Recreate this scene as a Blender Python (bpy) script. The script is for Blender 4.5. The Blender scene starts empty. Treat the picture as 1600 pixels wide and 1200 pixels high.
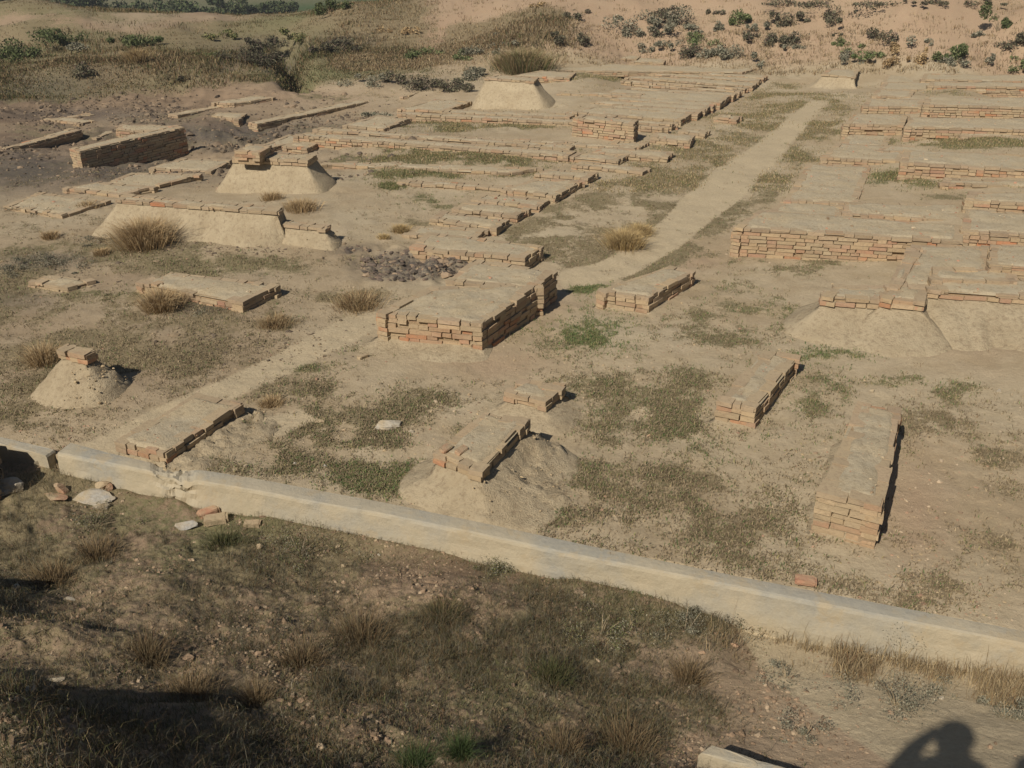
import bpy, math, random
import numpy as np
from mathutils import Vector, Matrix
rad = math.radians
random.seed(7); rng = np.random.default_rng(7)
scene = bpy.context.scene
col = scene.collection
# ------------------------------------------------------------------ camera
F = 1440.0; PITCH = math.atan(728 / F); CAMH = 4.5
cp, sp = math.cos(PITCH), math.sin(PITCH)
cam = bpy.data.cameras.new('Camera'); cam.sensor_width = 36; cam.lens = 36 * F / 1600
cam.clip_start = 0.02; cam.clip_end = 5000
camo = bpy.data.objects.new('Camera', cam); col.objects.link(camo)
camo.location = (0, 0, CAMH); camo.rotation_euler = (rad(90) - PITCH, 0, 0)
scene.camera = camo
def ray(u, v):
    a, b = u - 800.0, 600.0 - v
    return (a, F * cp + b * sp, -F * sp + b * cp)
# ------------------------------------------------------------------ light
AX, AY = 1500, 1146                      # where the photographer's own eye casts its shadow
Ld = Vector(ray(AX, AY)).normalized()
elev = math.asin(-Ld.z); saz = math.atan2(-Ld.x, -Ld.y)
world = bpy.data.worlds.new('World'); scene.world = world; world.use_nodes = True
wn = world.node_tree; bg = wn.nodes['Background']
sky = wn.nodes.new('ShaderNodeTexSky'); sky.sky_type = 'NISHITA'; sky.sun_disc = False
sky.sun_elevation = elev; sky.sun_rotation = saz; sky.dust_density = 1.0; sky.air_density = 1.0
wn.links.new(sky.outputs[0], bg.inputs[0]); bg.inputs[1].default_value = 0.05
sun = bpy.data.lights.new('Sun', 'SUN'); sun.energy = 5.0; sun.angle = rad(0.5); sun.color = (1.0, 0.905, 0.79)
suno = bpy.data.objects.new('Sun', sun); col.objects.link(suno)
suno.rotation_euler = Ld.to_track_quat('-Z', 'Y').to_euler()
vs = scene.view_settings; vs.view_transform = 'Standard'; vs.look = 'None'; vs.exposure = -0.02; vs.gamma = 1
scene.cycles.max_bounces = 5; scene.cycles.diffuse_bounces = 3; scene.cycles.use_denoising = True

# ------------------------------------------------------------------ noise
def _h(ix, iy, s):
    n = (ix.astype(np.int64) * 374761393 + iy.astype(np.int64) * 668265263 + s * 974634777) & 0xffffffff
    n = ((n ^ (n >> 13)) * 1274126177) & 0xffffffff
    return ((n ^ (n >> 16)) & 0xffff) / 65535.0
def vnoise(x, y, s=0):
    x = np.asarray(x, float); y = np.asarray(y, float)
    ix, iy = np.floor(x), np.floor(y); fx, fy = x - ix, y - iy
    fx = fx * fx * (3 - 2 * fx); fy = fy * fy * (3 - 2 * fy)
    a, b, c, d = _h(ix, iy, s), _h(ix + 1, iy, s), _h(ix, iy + 1, s), _h(ix + 1, iy + 1, s)
    return (a + (b - a) * fx) * (1 - fy) + (c + (d - c) * fx) * fy - 0.5
def fbm(x, y, sc, octv=4, s=0, gain=0.5):
    t = 0; a = 1.0
    for k in range(octv):
        an = 0.7 * k + 0.4; c, sn = math.cos(an), math.sin(an)
        f = 2.03 ** k / sc
        t = t + a * vnoise((x * c - y * sn) * f + 17.3 * k, (x * sn + y * c) * f - 9.1 * k, s + k); a *= gain
    return t
def smooth(t): t = np.clip(t, 0, 1); return t * t * (3 - 2 * t)

# ------------------------------------------------------------------ terrain shape
def tand(u, v):
    d = ray(u, v); return -d[2] / math.hypot(d[0], d[1])
def Z(u, v, z):                       # ground point seen at (u, v) with height z
    d = ray(u, v); t = (z - CAMH) / d[2]
    return (math.atan2(d[0], d[1]), math.log(t * math.hypot(d[0], d[1])), z)
KR = F / 2000.0
def RZ(u, r, z):
    d = ray(u, 60); return (math.atan2(d[0], d[1]), math.log(r), z)
class TPS:
    def __init__(s, P, lam=1e-4):
        P = np.array(P); s.X = P[:, :2] * np.array([1.0, 0.6]); n = len(P)
        D = np.linalg.norm(s.X[:, None] - s.X[None], axis=2)
        K = np.where(D > 0, D * D * np.log(D + 1e-12), 0) + lam * np.eye(n)
        Q = np.c_[np.ones(n), s.X]
        A = np.block([[K, Q], [Q.T, np.zeros((3, 3))]])
        s.w = np.linalg.solve(A, np.r_[P[:, 2], 0, 0, 0])
    def __call__(s, az, lr):
        out = np.zeros(len(az)); Xq = np.c_[az, lr * 0.6]; n = len(s.X)
        for i in range(0, len(az), 50000):
            q = Xq[i:i + 50000]; D2 = ((q[:, None] - s.X[None]) ** 2).sum(2)
            out[i:i + 50000] = (0.5 * D2 * np.log(D2 + 1e-12)) @ s.w[:n] + s.w[n] + q @ s.w[n + 1:]
        return out
site = [Z(*a) for a in [(-300,650,-.05),(0,640,-.05),(60,690,-.05),(300,700,0),(700,790,0),(1000,850,.02),(1300,920,.02),(1600,980,.03),(1900,1040,.03),
 (100,600,-.02),(450,560,-.03),(700,650,0),(1000,650,0),(1300,700,.02),(1600,700,.05),(1900,700,.08),(900,540,0),(1200,520,.02),(1450,560,.05),(1700,560,.08),
 (200,500,0),(-200,500,0),(450,470,0),(0,400,0),(300,400,.04),(560,420,0),(900,420,-.02),(1100,400,0),(1500,420,.12),(1800,420,.15),
 (800,330,0),(1100,300,0),(1250,250,0),(1450,290,.2),(1700,290,.25),(1200,190,0),(1290,150,.04),(1450,200,.25),(1650,200,.3),(1500,130,.3),(1700,130,.3),
 (600,300,.04),(450,320,.08),(300,330,.08),(750,240,.04),(850,200,.05),(600,200,0),(1000,160,.1),(900,120,.15),(1150,110,.12),
 (150,275,-.15),(0,300,-.1),(-200,300,0),(200,235,-.55),(400,212,-.5),(550,188,-.35),(350,180,-.2),(450,170,-.25),(200,185,-.3),(60,205,-.3),(500,140,-.2),(620,150,-.25),
 (100,165,-.35),(300,158,-.35),(560,128,-.1),(700,122,0),(850,98,.2),(1000,82,.3),(1200,100,.2),(1400,108,.3),(1600,110,.3),(1800,110,.3)]]
site += [Z(*a) for a in [(100,115,.2),(300,110,.2),(450,112,.1),(-150,120,.2),(200,70,.1),(400,75,.05),(0,75,.1),(0,36,0),(200,33,0),(350,32,0),(-250,36,0),
 (470,38,.6),(520,22,.9),(600,8,1.2),(700,-8,1.6),(700,60,.6),(600,90,.2),(850,40,1.18),(1000,5,1.72),(1200,8,1.74),(1400,8,1.88),(1600,8,1.88),(1800,8,1.88)]]
site += [RZ(*a) for a in [(1000,38.6,1.95),(1200,37.4,1.82),(1400,35.5,2.0),(1600,35.5,2.0),(1800,35.5,2.0),(1000,42,4),(1200,42,4.6),(1400,41,5),(1700,41,5),(850,42,2.6),
 (1000,70,6),(1400,70,6),(1800,70,6),(1000,300,5),(1800,300,5),(1000,1500,3),(1800,1500,3),(700,60,1.2),(700,150,-2),(600,52,-.3),(560,62,-3.2),(400,64,-4),(200,64,-4),(0,64,-4),(-250,64,-4),
 (400,54,-1.3),(200,54,-1.3),(0,54,-1.3),(-250,54,-1.3),(400,150,-4),(0,150,-4),(-250,150,-4),(600,150,-4),(600,1500,-4),(0,1500,-4),(-250,1500,-4)]]
hill = [Z(*a) for a in [(-250,705,-.22),(90,742,-.2),(400,808,-.22),(700,872,-.22),(1000,932,-.22),(1300,992,-.24),(1600,1040,-.24),(1900,1105,-.22),
 (1300,1090,-.06),(1465,1145,.12),(1600,1120,.05),(1200,1050,-.16),(1250,1200,.12),(1600,1200,.3),(900,1000,-.07),(800,1100,.16),(700,1200,.55),(1000,1150,.05),(1000,1200,.16),
 (500,900,-.12),(400,1000,.18),(300,1100,.62),(200,1200,1.2),(100,1000,.3),(0,900,-.04),(0,1100,.85),(0,1200,1.5),(100,800,-.16),(0,760,-.15),(-200,900,.05),(-200,1100,.9)]]
hill += [(math.radians(a) * 1.3, math.log(r * KR), z) for a, r, z in [(-28,2.6,2.2),(-10,2.6,2.1),(8,2.6,1.9),(28,2.6,1.9),(24,4.4,.75),(10,4.2,.95),(-28,1.5,2.75),(0,1.5,2.7),(28,1.5,2.7),(-28,.5,2.9),(0,.5,2.9),(28,.5,2.9)]]
Tsite, Thill = TPS(site), TPS(hill, 1e-3)
# concrete wall: near top edge, far top edge and foot, traced
WN = [(90,707),(165,722),(240,737),(315,752),(400,766),(480,782),(600,803),(760,836),(900,867),(1000,886),(1200,926),(1400,966),(1600,1006),(1800,1046)]
WF = [(112,690),(175,707),(240,722),(318,733),(400,746),(480,761),(600,783),(760,816),(900,846),(1000,867),(1200,907),(1400,945),(1600,983),(1800,1021)]
WALLZ = 0.06
wl = sorted([Z(-400, 620, WALLZ)] + [Z(a, b, WALLZ) for a, b in WN] + [Z(2100, 1106, WALLZ)])
WAZ = np.array([w[0] for w in wl]); WR = np.exp(np.array([w[1] for w in wl]))
def rwall(az): return np.interp(az, WAZ, WR)

def height(x, y):
    x = np.atleast_1d(np.asarray(x, float)); y = np.atleast_1d(np.asarray(y, float))
    r = np.hypot(x, y) + 1e-6; az = np.arctan2(x, y); azc = np.clip(az, rad(-40), rad(40)); lr = np.log(np.maximum(r, 0.5))
    rw = rwall(azc) + 0.14
    near = r < rw
    rr = r / KR
    zs = np.zeros(len(x)); m = ~near
    zs[m] = Tsite(azc[m], lr[m]); zs[near] = Thill(azc[near], lr[near])
    zs = np.where(r < 0.9, 2.9, zs)
    back = smooth((np.abs(az) - rad(45)) / rad(30)) * smooth((30 - r) / 20); zs = zs * (1 - back) + 2.9 * back * 1.0
    u, v = proj(x, y, zs)
    # roughness by area
    bad = smooth((r - 30) / 2.5) * smooth((640 - u) / 120) * smooth((56 - r) / 6)           # broken ground beyond the dig
    mnd = smooth((r - 32) / 2) * smooth((u - 520) / 150) * smooth((90 - r) / 40)
    dig = np.exp(-(((u - 300) / 260) ** 2 + ((v - 235) / 38) ** 4))                        # lower rough floor of the dig
    nr = near * smooth((r - 1.5) / 2)
    lane = smooth((u - 880) / 350) * near
    siter = (~near) * (1 - bad) * (1 - mnd)
    z = zs
    z = z + nr * (0.16 * fbm(x, y, 1.3, 3, 3) * (1 - .75 * lane) + 0.07 * fbm(x, y, .33, 4, 5, .6) * (1 - .8 * lane) + .028 * np.abs(fbm(x, y, .12, 3, 7, .6)) * (1 - .8 * lane))
    dist = np.clip(rw - .14 - r, 0, 9); z = np.where(near, zs + (z - zs) * smooth(dist / .8), z)
    z = z + siter * (0.05 * fbm(x, y, 1.6, 3, 11) + 0.018 * fbm(x, y, .25, 3, 13))
    z = z + bad * (0.5 * fbm(x, y, 5, 4, 21) + .25 * np.abs(fbm(x, y, 2.2, 3, 23)))
    z = z + mnd * (0.10 * fbm(x, y, 5, 3, 31) + .07 * fbm(x, y, .8, 4, 33) - .03 * smooth(np.abs(fbm(x, y * .25, 1.4, 2, 35)) * -8 + 1))
    z = z + dig * .3 * fbm(x, y, .9, 4, 41, .6)
    # terrace lip on the mound, gully, bank scour
    g = np.exp(-(((u - 452 + (v - 90) * -.3) / 20) ** 2)) * smooth((v - 45) / 30) * smooth((150 - v) / 25) * (r > 25); z = z - 1.1 * g
    bk = smooth((r - 28.2) / 1) * smooth((31.6 - r) / 1.5) * smooth((520 - u) / 60); z = z + bk * .16 * fbm(x, y, .9, 4, 43, .6)
    rb = np.exp(-(((u - 650) / 85) ** 4 + ((v - 413) / 26) ** 4)) * (r < 24); z = z + rb * (.05 + .22 * fbm(x, y, .35, 3, 51, .6))
    # trench with dry grass along the foot of the wall, right part, and the drain pit at the left end
    tr = smooth((u - 1120) / 60) * near; dwall = rw - .14 - r
    z = z - tr * .07 * smooth((.62 - dwall) / .08) * smooth(dwall / .05)
    z = z + near * np.exp(-((dwall - .05) / .16) ** 2) * .05 * smooth(fbm(x, y, .7, 3, 201) * 3 + .3)
    for (cu, cv, su, sv, a) in [(30,1160,150,40,.26),(60,1010,150,22,.24),(-90,960,100,40,.4),(-110,1100,110,50,.25),(700,1190,60,20,.1),(330,1120,60,25,.12),(560,1150,80,25,.12),(250,900,70,20,.06)]:  # bumps at and beyond the left edge are added to cast shade
        z = z + near * a * np.exp(-(((u - cu) / su) ** 2 + ((v - cv) / sv) ** 2))
    return z
def proj(x, y, z):
    dz = z - CAMH; fw = y * cp - dz * sp; up = y * sp + dz * cp
    fw = np.where(np.abs(fw) < 1e-3, 1e-3, fw)
    u = 800 + F * x / fw; v = 600 - F * up / fw
    bad = fw <= 0.05
    return np.where(bad, -9e3, u), np.where(bad, 9e3, v)
# polar grid, as fine as the picture, going all the way round
azd = np.arange(rad(-38.5), rad(38.501), 0.0014)
azo = np.concatenate([np.linspace(rad(38.5), rad(180), 50)[1:], np.linspace(rad(-180), rad(-38.5), 50)[1:-1]])
AZ = np.sort(np.concatenate([azd, azo])); NC = len(AZ)
rs = [0.12, .3, .6, .9, 1.2, 1.5, 1.8, 2.1, 2.3]
while rs[-1] < 2500:
    r = rs[-1]; d = r * r * 0.00115 / 4.5
    if r < 4.6: d = max(.006, r * r * .0011 / 3.2)
    if 23 < r < 35: d = min(d, .08)
    if r > 35: d = max(.12, r * .012)
    rs.append(r + d)
RS = np.array(rs); NR_ = len(RS)
RG, AG = np.meshgrid(RS, AZ, indexing='ij')
X = (RG * np.sin(AG)).ravel(); Y = (RG * np.cos(AG)).ravel()
Hh = height(X, Y)
U, V = proj(X, Y, Hh)
HG = Hh.reshape(NR_, NC)
def gz(x, y):                          # ground height by interpolation on the grid
    r = math.hypot(x, y); a = math.atan2(x, y)
    i = min(max(np.searchsorted(RS, r) - 1, 0), NR_ - 2); j = min(max(np.searchsorted(AZ, a) - 1, 0), NC - 2)
    fr = (r - RS[i]) / (RS[i + 1] - RS[i]); fa = (a - AZ[j]) / (AZ[j + 1] - AZ[j])
    return float((HG[i, j] * (1 - fa) + HG[i, j + 1] * fa) * (1 - fr) + (HG[i + 1, j] * (1 - fa) + HG[i + 1, j + 1] * fa) * fr)
def gat(u, v):                         # first ground point met by the sight line through (u, v)
    d = ray(u, v); hl = math.hypot(d[0], d[1]); t = tand(u, v); prev = 0.9
    sx, sy = d[0] / hl, d[1] / hl
    a = math.atan2(d[0], d[1]); j = min(max(np.searchsorted(AZ, a) - 1, 0), NC - 2)
    line = HG[:, j]; rayz = CAMH - RS * t
    k = np.nonzero((line >= rayz) & (RS > 1.6))[0]
    if len(k) == 0: i = NR_ - 1; r = RS[i]
    else:
        i = k[0]; d0 = rayz[i - 1] - line[i - 1]; d1 = line[i] - rayz[i]; r = RS[i - 1] + (RS[i] - RS[i - 1]) * d0 / (d0 + d1 + 1e-9)
    return Vector((sx * r, sy * r, CAMH - r * t))
def P3(u, v, z):
    d = ray(u, v); t = (z - CAMH) / d[2]; return Vector((d[0] * t, d[1] * t, z))

# ------------------------------------------------------------------ mesh helpers
def raw_mesh(name, V_, T_, cols=None, smooth_=False):
    V_ = np.asarray(V_, np.float32).reshape(-1, 3); T_ = np.asarray(T_, np.int32); n, k = T_.shape
    me = bpy.data.meshes.new(name)
    me.vertices.add(len(V_)); me.vertices.foreach_set('co', V_.ravel())
    me.loops.add(n * k); me.loops.foreach_set('vertex_index', T_.ravel())
    me.polygons.add(n); me.polygons.foreach_set('loop_start', np.arange(0, n * k, k, dtype=np.int32))
    me.polygons.foreach_set('loop_total', np.full(n, k, np.int32))
    me.update(calc_edges=True); me.validate()
    for nm, arr in (cols or {}).items():
        ca = me.color_attributes.new(nm, 'FLOAT_COLOR', 'POINT')
        a = np.ones((len(V_), 4), np.float32); arr = np.asarray(arr, np.float32); a[:, :arr.shape[1]] = arr
        ca.data.foreach_set('color', a.ravel())
    me.polygons.foreach_set('use_smooth', np.full(n, smooth_)); me.update()
    return me
def link(name, me, mat, parent=None, origin=None):
    o = bpy.data.objects.new(name, me); col.objects.link(o)
    if mat: me.materials.append(mat)
    if parent is not None:
        o.parent = parent; me.transform(Matrix.Translation(-parent.location))
    elif origin is not None:
        me.transform(Matrix.Translation(-Vector(origin))); o.location = origin
    return o
def tag(o, label, cat, group=None, kind=None):
    if label: o['label'] = label
    if cat: o['category'] = cat
    if group: o['group'] = group
    if kind or cat: o['kind'] = kind or 'thing'
    return o
def empty(name, loc, label, cat, group=None):
    o = bpy.data.objects.new(name, None); col.objects.link(o); o.location = loc; o.empty_display_size = .1
    return tag(o, label, cat, group)

# ------------------------------------------------------------------ materials
def newmat(name, rough=0.95):
    m = bpy.data.materials.new(name); m.use_nodes = True; nt = m.node_tree; b = nt.nodes['Principled BSDF']
    b.inputs['Roughness'].default_value = rough; b.inputs['Specular IOR Level'].default_value = 0.12
    return m, nt, b
def N(nt, t, **k):
    n = nt.nodes.new('ShaderNode' + t)
    for a, b in k.items(): setattr(n, a, b)
    return n
def noise(nt, scale, detail=6, rough=.6, vec=None, dist=0):
    n = N(nt, 'TexNoise'); n.inputs['Scale'].default_value = scale; n.inputs['Detail'].default_value = detail; n.inputs['Roughness'].default_value = rough
    n.inputs['Distortion'].default_value = dist
    if vec is None:
        g = nt.nodes.get('geo') or N(nt, 'NewGeometry'); g.name = 'geo'; vec = g.outputs['Position']
    nt.links.new(vec, n.inputs['Vector']); return n.outputs['Fac']
def ramp(nt, fac, a, b, ca=(0,0,0,1), cb=(1,1,1,1)):
    if a > b: a, b, ca, cb = b, a, cb, ca
    r = N(nt, 'ValToRGB'); r.color_ramp.elements[0].position = a; r.color_ramp.elements[1].position = b
    r.color_ramp.elements[0].color = ca; r.color_ramp.elements[1].color = cb; nt.links.new(fac, r.inputs[0]); return r.outputs[0]
def mix(nt, fac, a, b, mode='MIX'):
    m = N(nt, 'Mix', data_type='RGBA', blend_type=mode)
    for s, i in ((fac, 0), (a, 6), (b, 7)):
        if hasattr(s, 'is_output'): nt.links.new(s, m.inputs[i])
        else: m.inputs[i].default_value = s if i == 0 else (*s, 1) if len(s) == 3 else s
    return m.outputs[2]
def mth(nt, op, a, b=None, clamp=False):
    m = N(nt, 'Math', operation=op, use_clamp=clamp)
    for s, i in ((a, 0), (b, 1)):
        if s is None: continue
        if hasattr(s, 'is_output'): nt.links.new(s, m.inputs[i])
        else: m.inputs[i].default_value = s
    return m.outputs[0]
def bump(nt, b, h, strength=.5, dist=.02):
    n = N(nt, 'Bump'); n.inputs['Strength'].default_value = strength; n.inputs['Distance'].default_value = dist
    nt.links.new(h, n.inputs['Height']); nt.links.new(n.outputs[0], b.inputs['Normal'])
TAN = (.37, .30, .19); PALE = (.47, .405, .275); PINK = (.385, .28, .185); GREYT = (.385, .335, .235)
def ground_mat():
    m, nt, b = newmat('earth'); L = nt.links
    a1 = N(nt, 'VertexColor', layer_name='m1'); a2 = N(nt, 'VertexColor', layer_name='m2')
    s1 = N(nt, 'SeparateColor'); L.new(a1.outputs[0], s1.inputs[0]); s2 = N(nt, 'SeparateColor'); L.new(a2.outputs[0], s2.inputs[0])
    veg, green, path = s1.outputs; pink, dark, field = s2.outputs
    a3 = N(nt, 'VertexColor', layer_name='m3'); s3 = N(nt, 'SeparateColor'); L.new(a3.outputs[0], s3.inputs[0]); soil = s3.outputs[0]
    big = noise(nt, .55, 5, .6); med = noise(nt, 3.2, 8, .65); fin = noise(nt, 28, 8, .7); fin2 = noise(nt, 95, 4, .7)
    base = mix(nt, ramp(nt, mth(nt, 'ADD', mth(nt, 'MULTIPLY', big, .6), mth(nt, 'MULTIPLY', med, .4)), .42, .60), TAN, PALE)
    base = mix(nt, mth(nt, 'MULTIPLY', ramp(nt, med, .42, .72), .25), base, PINK)
    base = mix(nt, pink, base, mix(nt, ramp(nt, med, .3, .7), PINK, (.36, .24, .16)))
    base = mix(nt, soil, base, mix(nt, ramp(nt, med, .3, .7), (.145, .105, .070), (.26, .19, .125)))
    base = mix(nt, path, base, mix(nt, ramp(nt, med, .3, .7), (.46, .385, .25), (.49, .415, .275)))
    base = mix(nt, ramp(nt, fin, .30, .75), mix(nt, .45, base, (.2, .145, .09)), base)
    base = mix(nt, mth(nt, 'MULTIPLY', ramp(nt, fin2, .60, .72), .35), base, (.52, .45, .34))
    # sparse herbs: speckled cover whose share follows the mask
    sp_ = noise(nt, 14, 10, .78); spw = noise(nt, 2.4, 4, .6)
    cov = mth(nt, 'ADD', mth(nt, 'MULTIPLY', veg, .78), mth(nt, 'MULTIPLY', mth(nt, 'SUBTRACT', spw, .5), .55))
    thr = mth(nt, 'SUBTRACT', cov, mth(nt, 'MULTIPLY', mth(nt, 'SUBTRACT', sp_, .32), 1.25))
    msk = ramp(nt, mth(nt, 'ADD', thr, 0.0), .02, .22)
    gcol = mix(nt, green, mix(nt, ramp(nt, fin, .3, .7), (.16, .125, .075), (.26, .21, .125)), mix(nt, ramp(nt, fin, .3, .7), (.11, .12, .055), (.20, .19, .095)))
    base = mix(nt, mth(nt, 'MULTIPLY', msk, ramp(nt, veg, .02, .25)), base, gcol)
    base = mix(nt, mth(nt, 'MULTIPLY', dark, ramp(nt, sp_, .25, .55)), base, (.085, .075, .065))
    fl = mix(nt, ramp(nt, noise(nt, .02, 3, .5), .42, .55), (.055, .085, .035), (.13, .125, .07))
    base = mix(nt, field, base, fl)
    L.new(base, b.inputs['Base Color'])
    h = mth(nt, 'ADD', mth(nt, 'MULTIPLY', med, 1.2), mth(nt, 'ADD', mth(nt, 'MULTIPLY', fin, .8), mth(nt, 'MULTIPLY', fin2, .35)))
    bump(nt, b, h, .55, .035); return m
def mud_mat(name, c1, c2, speck=.35, bd=.02):
    m, nt, b = newmat(name)
    med = noise(nt, 2.6, 8, .7); fin = noise(nt, 18, 10, .75); sc = noise(nt, 70, 4, .6)
    c = mix(nt, ramp(nt, med, .35, .65), c1, c2)
    c = mix(nt, mth(nt, 'MULTIPLY', ramp(nt, fin, .50, .36), speck), c, (.2, .15, .095))
    c = mix(nt, mth(nt, 'MULTIPLY', ramp(nt, sc, .68, .74), .5), c, (.30, .17, .10))
    nt.links.new(c, b.inputs['Base Color'])
    bump(nt, b, mth(nt, 'ADD', mth(nt, 'ADD', fin, med), mth(nt, 'MULTIPLY', sc, .4)), .8, bd); return m
def brick_mat():
    m, nt, b = newmat('old_brick')
    a = N(nt, 'VertexColor', layer_name='Col'); g = N(nt, 'NewGeometry'); sx = N(nt, 'SeparateXYZ'); nt.links.new(g.outputs['True Normal'], sx.inputs[0])
    fin = noise(nt, 30, 6, .7); med = noise(nt, 1.7, 5, .6)
    dust = mth(nt, 'ADD', mth(nt, 'MULTIPLY', ramp(nt, med, .32, .58), .55), mth(nt, 'MULTIPLY', mth(nt, 'MAXIMUM', sx.outputs[2], 0.0), .22), True)
    c = mix(nt, dust, a.outputs[0], TAN)
    c = mix(nt, mth(nt, 'MULTIPLY', ramp(nt, fin, .50, .33), .45), c, (.19, .135, .09))
    nt.links.new(c, b.inputs['Base Color']); bump(nt, b, fin, .6, .012); return m
def attr_mat(name, rough=.9, trans=False):
    m, nt, b = newmat(name, rough); a = N(nt, 'VertexColor', layer_name='Col'); nt.links.new(a.outputs[0], b.inputs['Base Color']); return m
def rock_mat(name, c1, c2):
    m, nt, b = newmat(name); f = noise(nt, 22, 8, .7); k = noise(nt, 5, 4, .6)
    nt.links.new(mix(nt, ramp(nt, k, .35, .65), mix(nt, ramp(nt, f, .3, .7), c1, c2), TAN), b.inputs['Base Color']); bump(nt, b, f, .8, .02); return m
def concrete_mat():
    m, nt, b = newmat('weathered_concrete', .9)
    big = noise(nt, 1.4, 6, .6); fin = noise(nt, 26, 8, .7); st = noise(nt, 6, 5, .7)
    g = N(nt, 'NewGeometry'); sx = N(nt, 'SeparateXYZ'); nt.links.new(g.outputs['True Normal'], sx.inputs[0])
    dusty = mix(nt, ramp(nt, st, .35, .65), (.41, .35, .24), (.36, .315, .22))
    grey = mix(nt, ramp(nt, fin, .3, .7), (.27, .26, .22), (.34, .32, .255))
    k = mth(nt, 'ADD', ramp(nt, big, .44, .64), mth(nt, 'MULTIPLY', mth(nt, 'MAXIMUM', sx.outputs[2], 0.0), .38), True)
    c = mix(nt, k, dusty, grey); c = mix(nt, mth(nt, 'MULTIPLY', ramp(nt, st, .63, .7), .3), c, (.22, .18, .13))
    c = mix(nt, mth(nt, 'MULTIPLY', ramp(nt, noise(nt, 3.3, 8, .7), .54, .62), .6), c, TAN)
    nt.links.new(c, b.inputs['Base Color']); bump(nt, b, fin, .6, .015); return m
M_G = ground_mat()
M_CAP = mud_mat('dry_mud_cap', GREYT, (.40, .33, .212), .5)
M_MUD = mud_mat('mud_plaster', (.345, .28, .18), (.43, .36, .24), .6, .04)
M_MUDR = mud_mat('rough_mud', (.36, .29, .19), (.42, .345, .225), .45, .05)
M_CORE = mud_mat('mortar', (.30, .22, .13), (.36, .27, .165), .6)
M_BR = brick_mat(); M_LEAF = attr_mat('leaf'); M_BLADE = attr_mat('dry_blade'); M_CLOD = attr_mat('clod')
M_CON = concrete_mat(); M_STONE = rock_mat('grey_stone', (.26, .26, .24), (.42, .41, .37)); M_WOOD = rock_mat('bark', (.10, .08, .055), (.2, .16, .11))
def plain(name, c, r=.8):
    m, nt, b = newmat(name, r); f = noise(nt, 30, 4, .6); nt.links.new(mix(nt, f, c, tuple(x * .6 for x in c)), b.inputs['Base Color']); return m

# ------------------------------------------------------------------ ground masks (attached to the ground, baked per vertex)
def poly_mask(pts, u, v, soft):
    """soft inside mask of a polygon"""
    inside = np.zeros(len(u), bool); d = np.full(len(u), 1e9); n = len(pts)
    for i in range(n):
        x1, y1 = pts[i]; x2, y2 = pts[(i + 1) % n]
        c = ((y1 > v) != (y2 > v)) & (u < (x2 - x1) * (v - y1) / (y2 - y1 + 1e-9) + x1); inside ^= c
        ex, ey = x2 - x1, y2 - y1; t = np.clip(((u - x1) * ex + (v - y1) * ey) / (ex * ex + ey * ey), 0, 1)
        d = np.minimum(d, np.hypot(u - x1 - t * ex, v - y1 - t * ey))
    sd = np.where(inside, d, -d); return smooth((sd + soft) / (2 * soft))
PATHS = [[(1270,157),(1222,192),(1180,226),(1120,265),(1078,300),(1040,338),(985,385),(930,412),(872,424),(878,452),(925,447),(990,430),(1060,388),(1112,345),(1160,308),(1215,250),(1262,195),(1298,157)],
         [(600,462),(520,505),(430,555),(340,598),(240,640),(140,690),(100,700),(240,724),(300,660),(380,615),(450,585),(540,540),(590,512)],
         [(1150,978),(1270,995),(1400,1024),(1600,1062),(1700,1080),(1700,1200),(1400,1200),(1300,1130),(1200,1060)],
         [(400,655),(470,640),(500,655),(440,680),(380,690)]]
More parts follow.
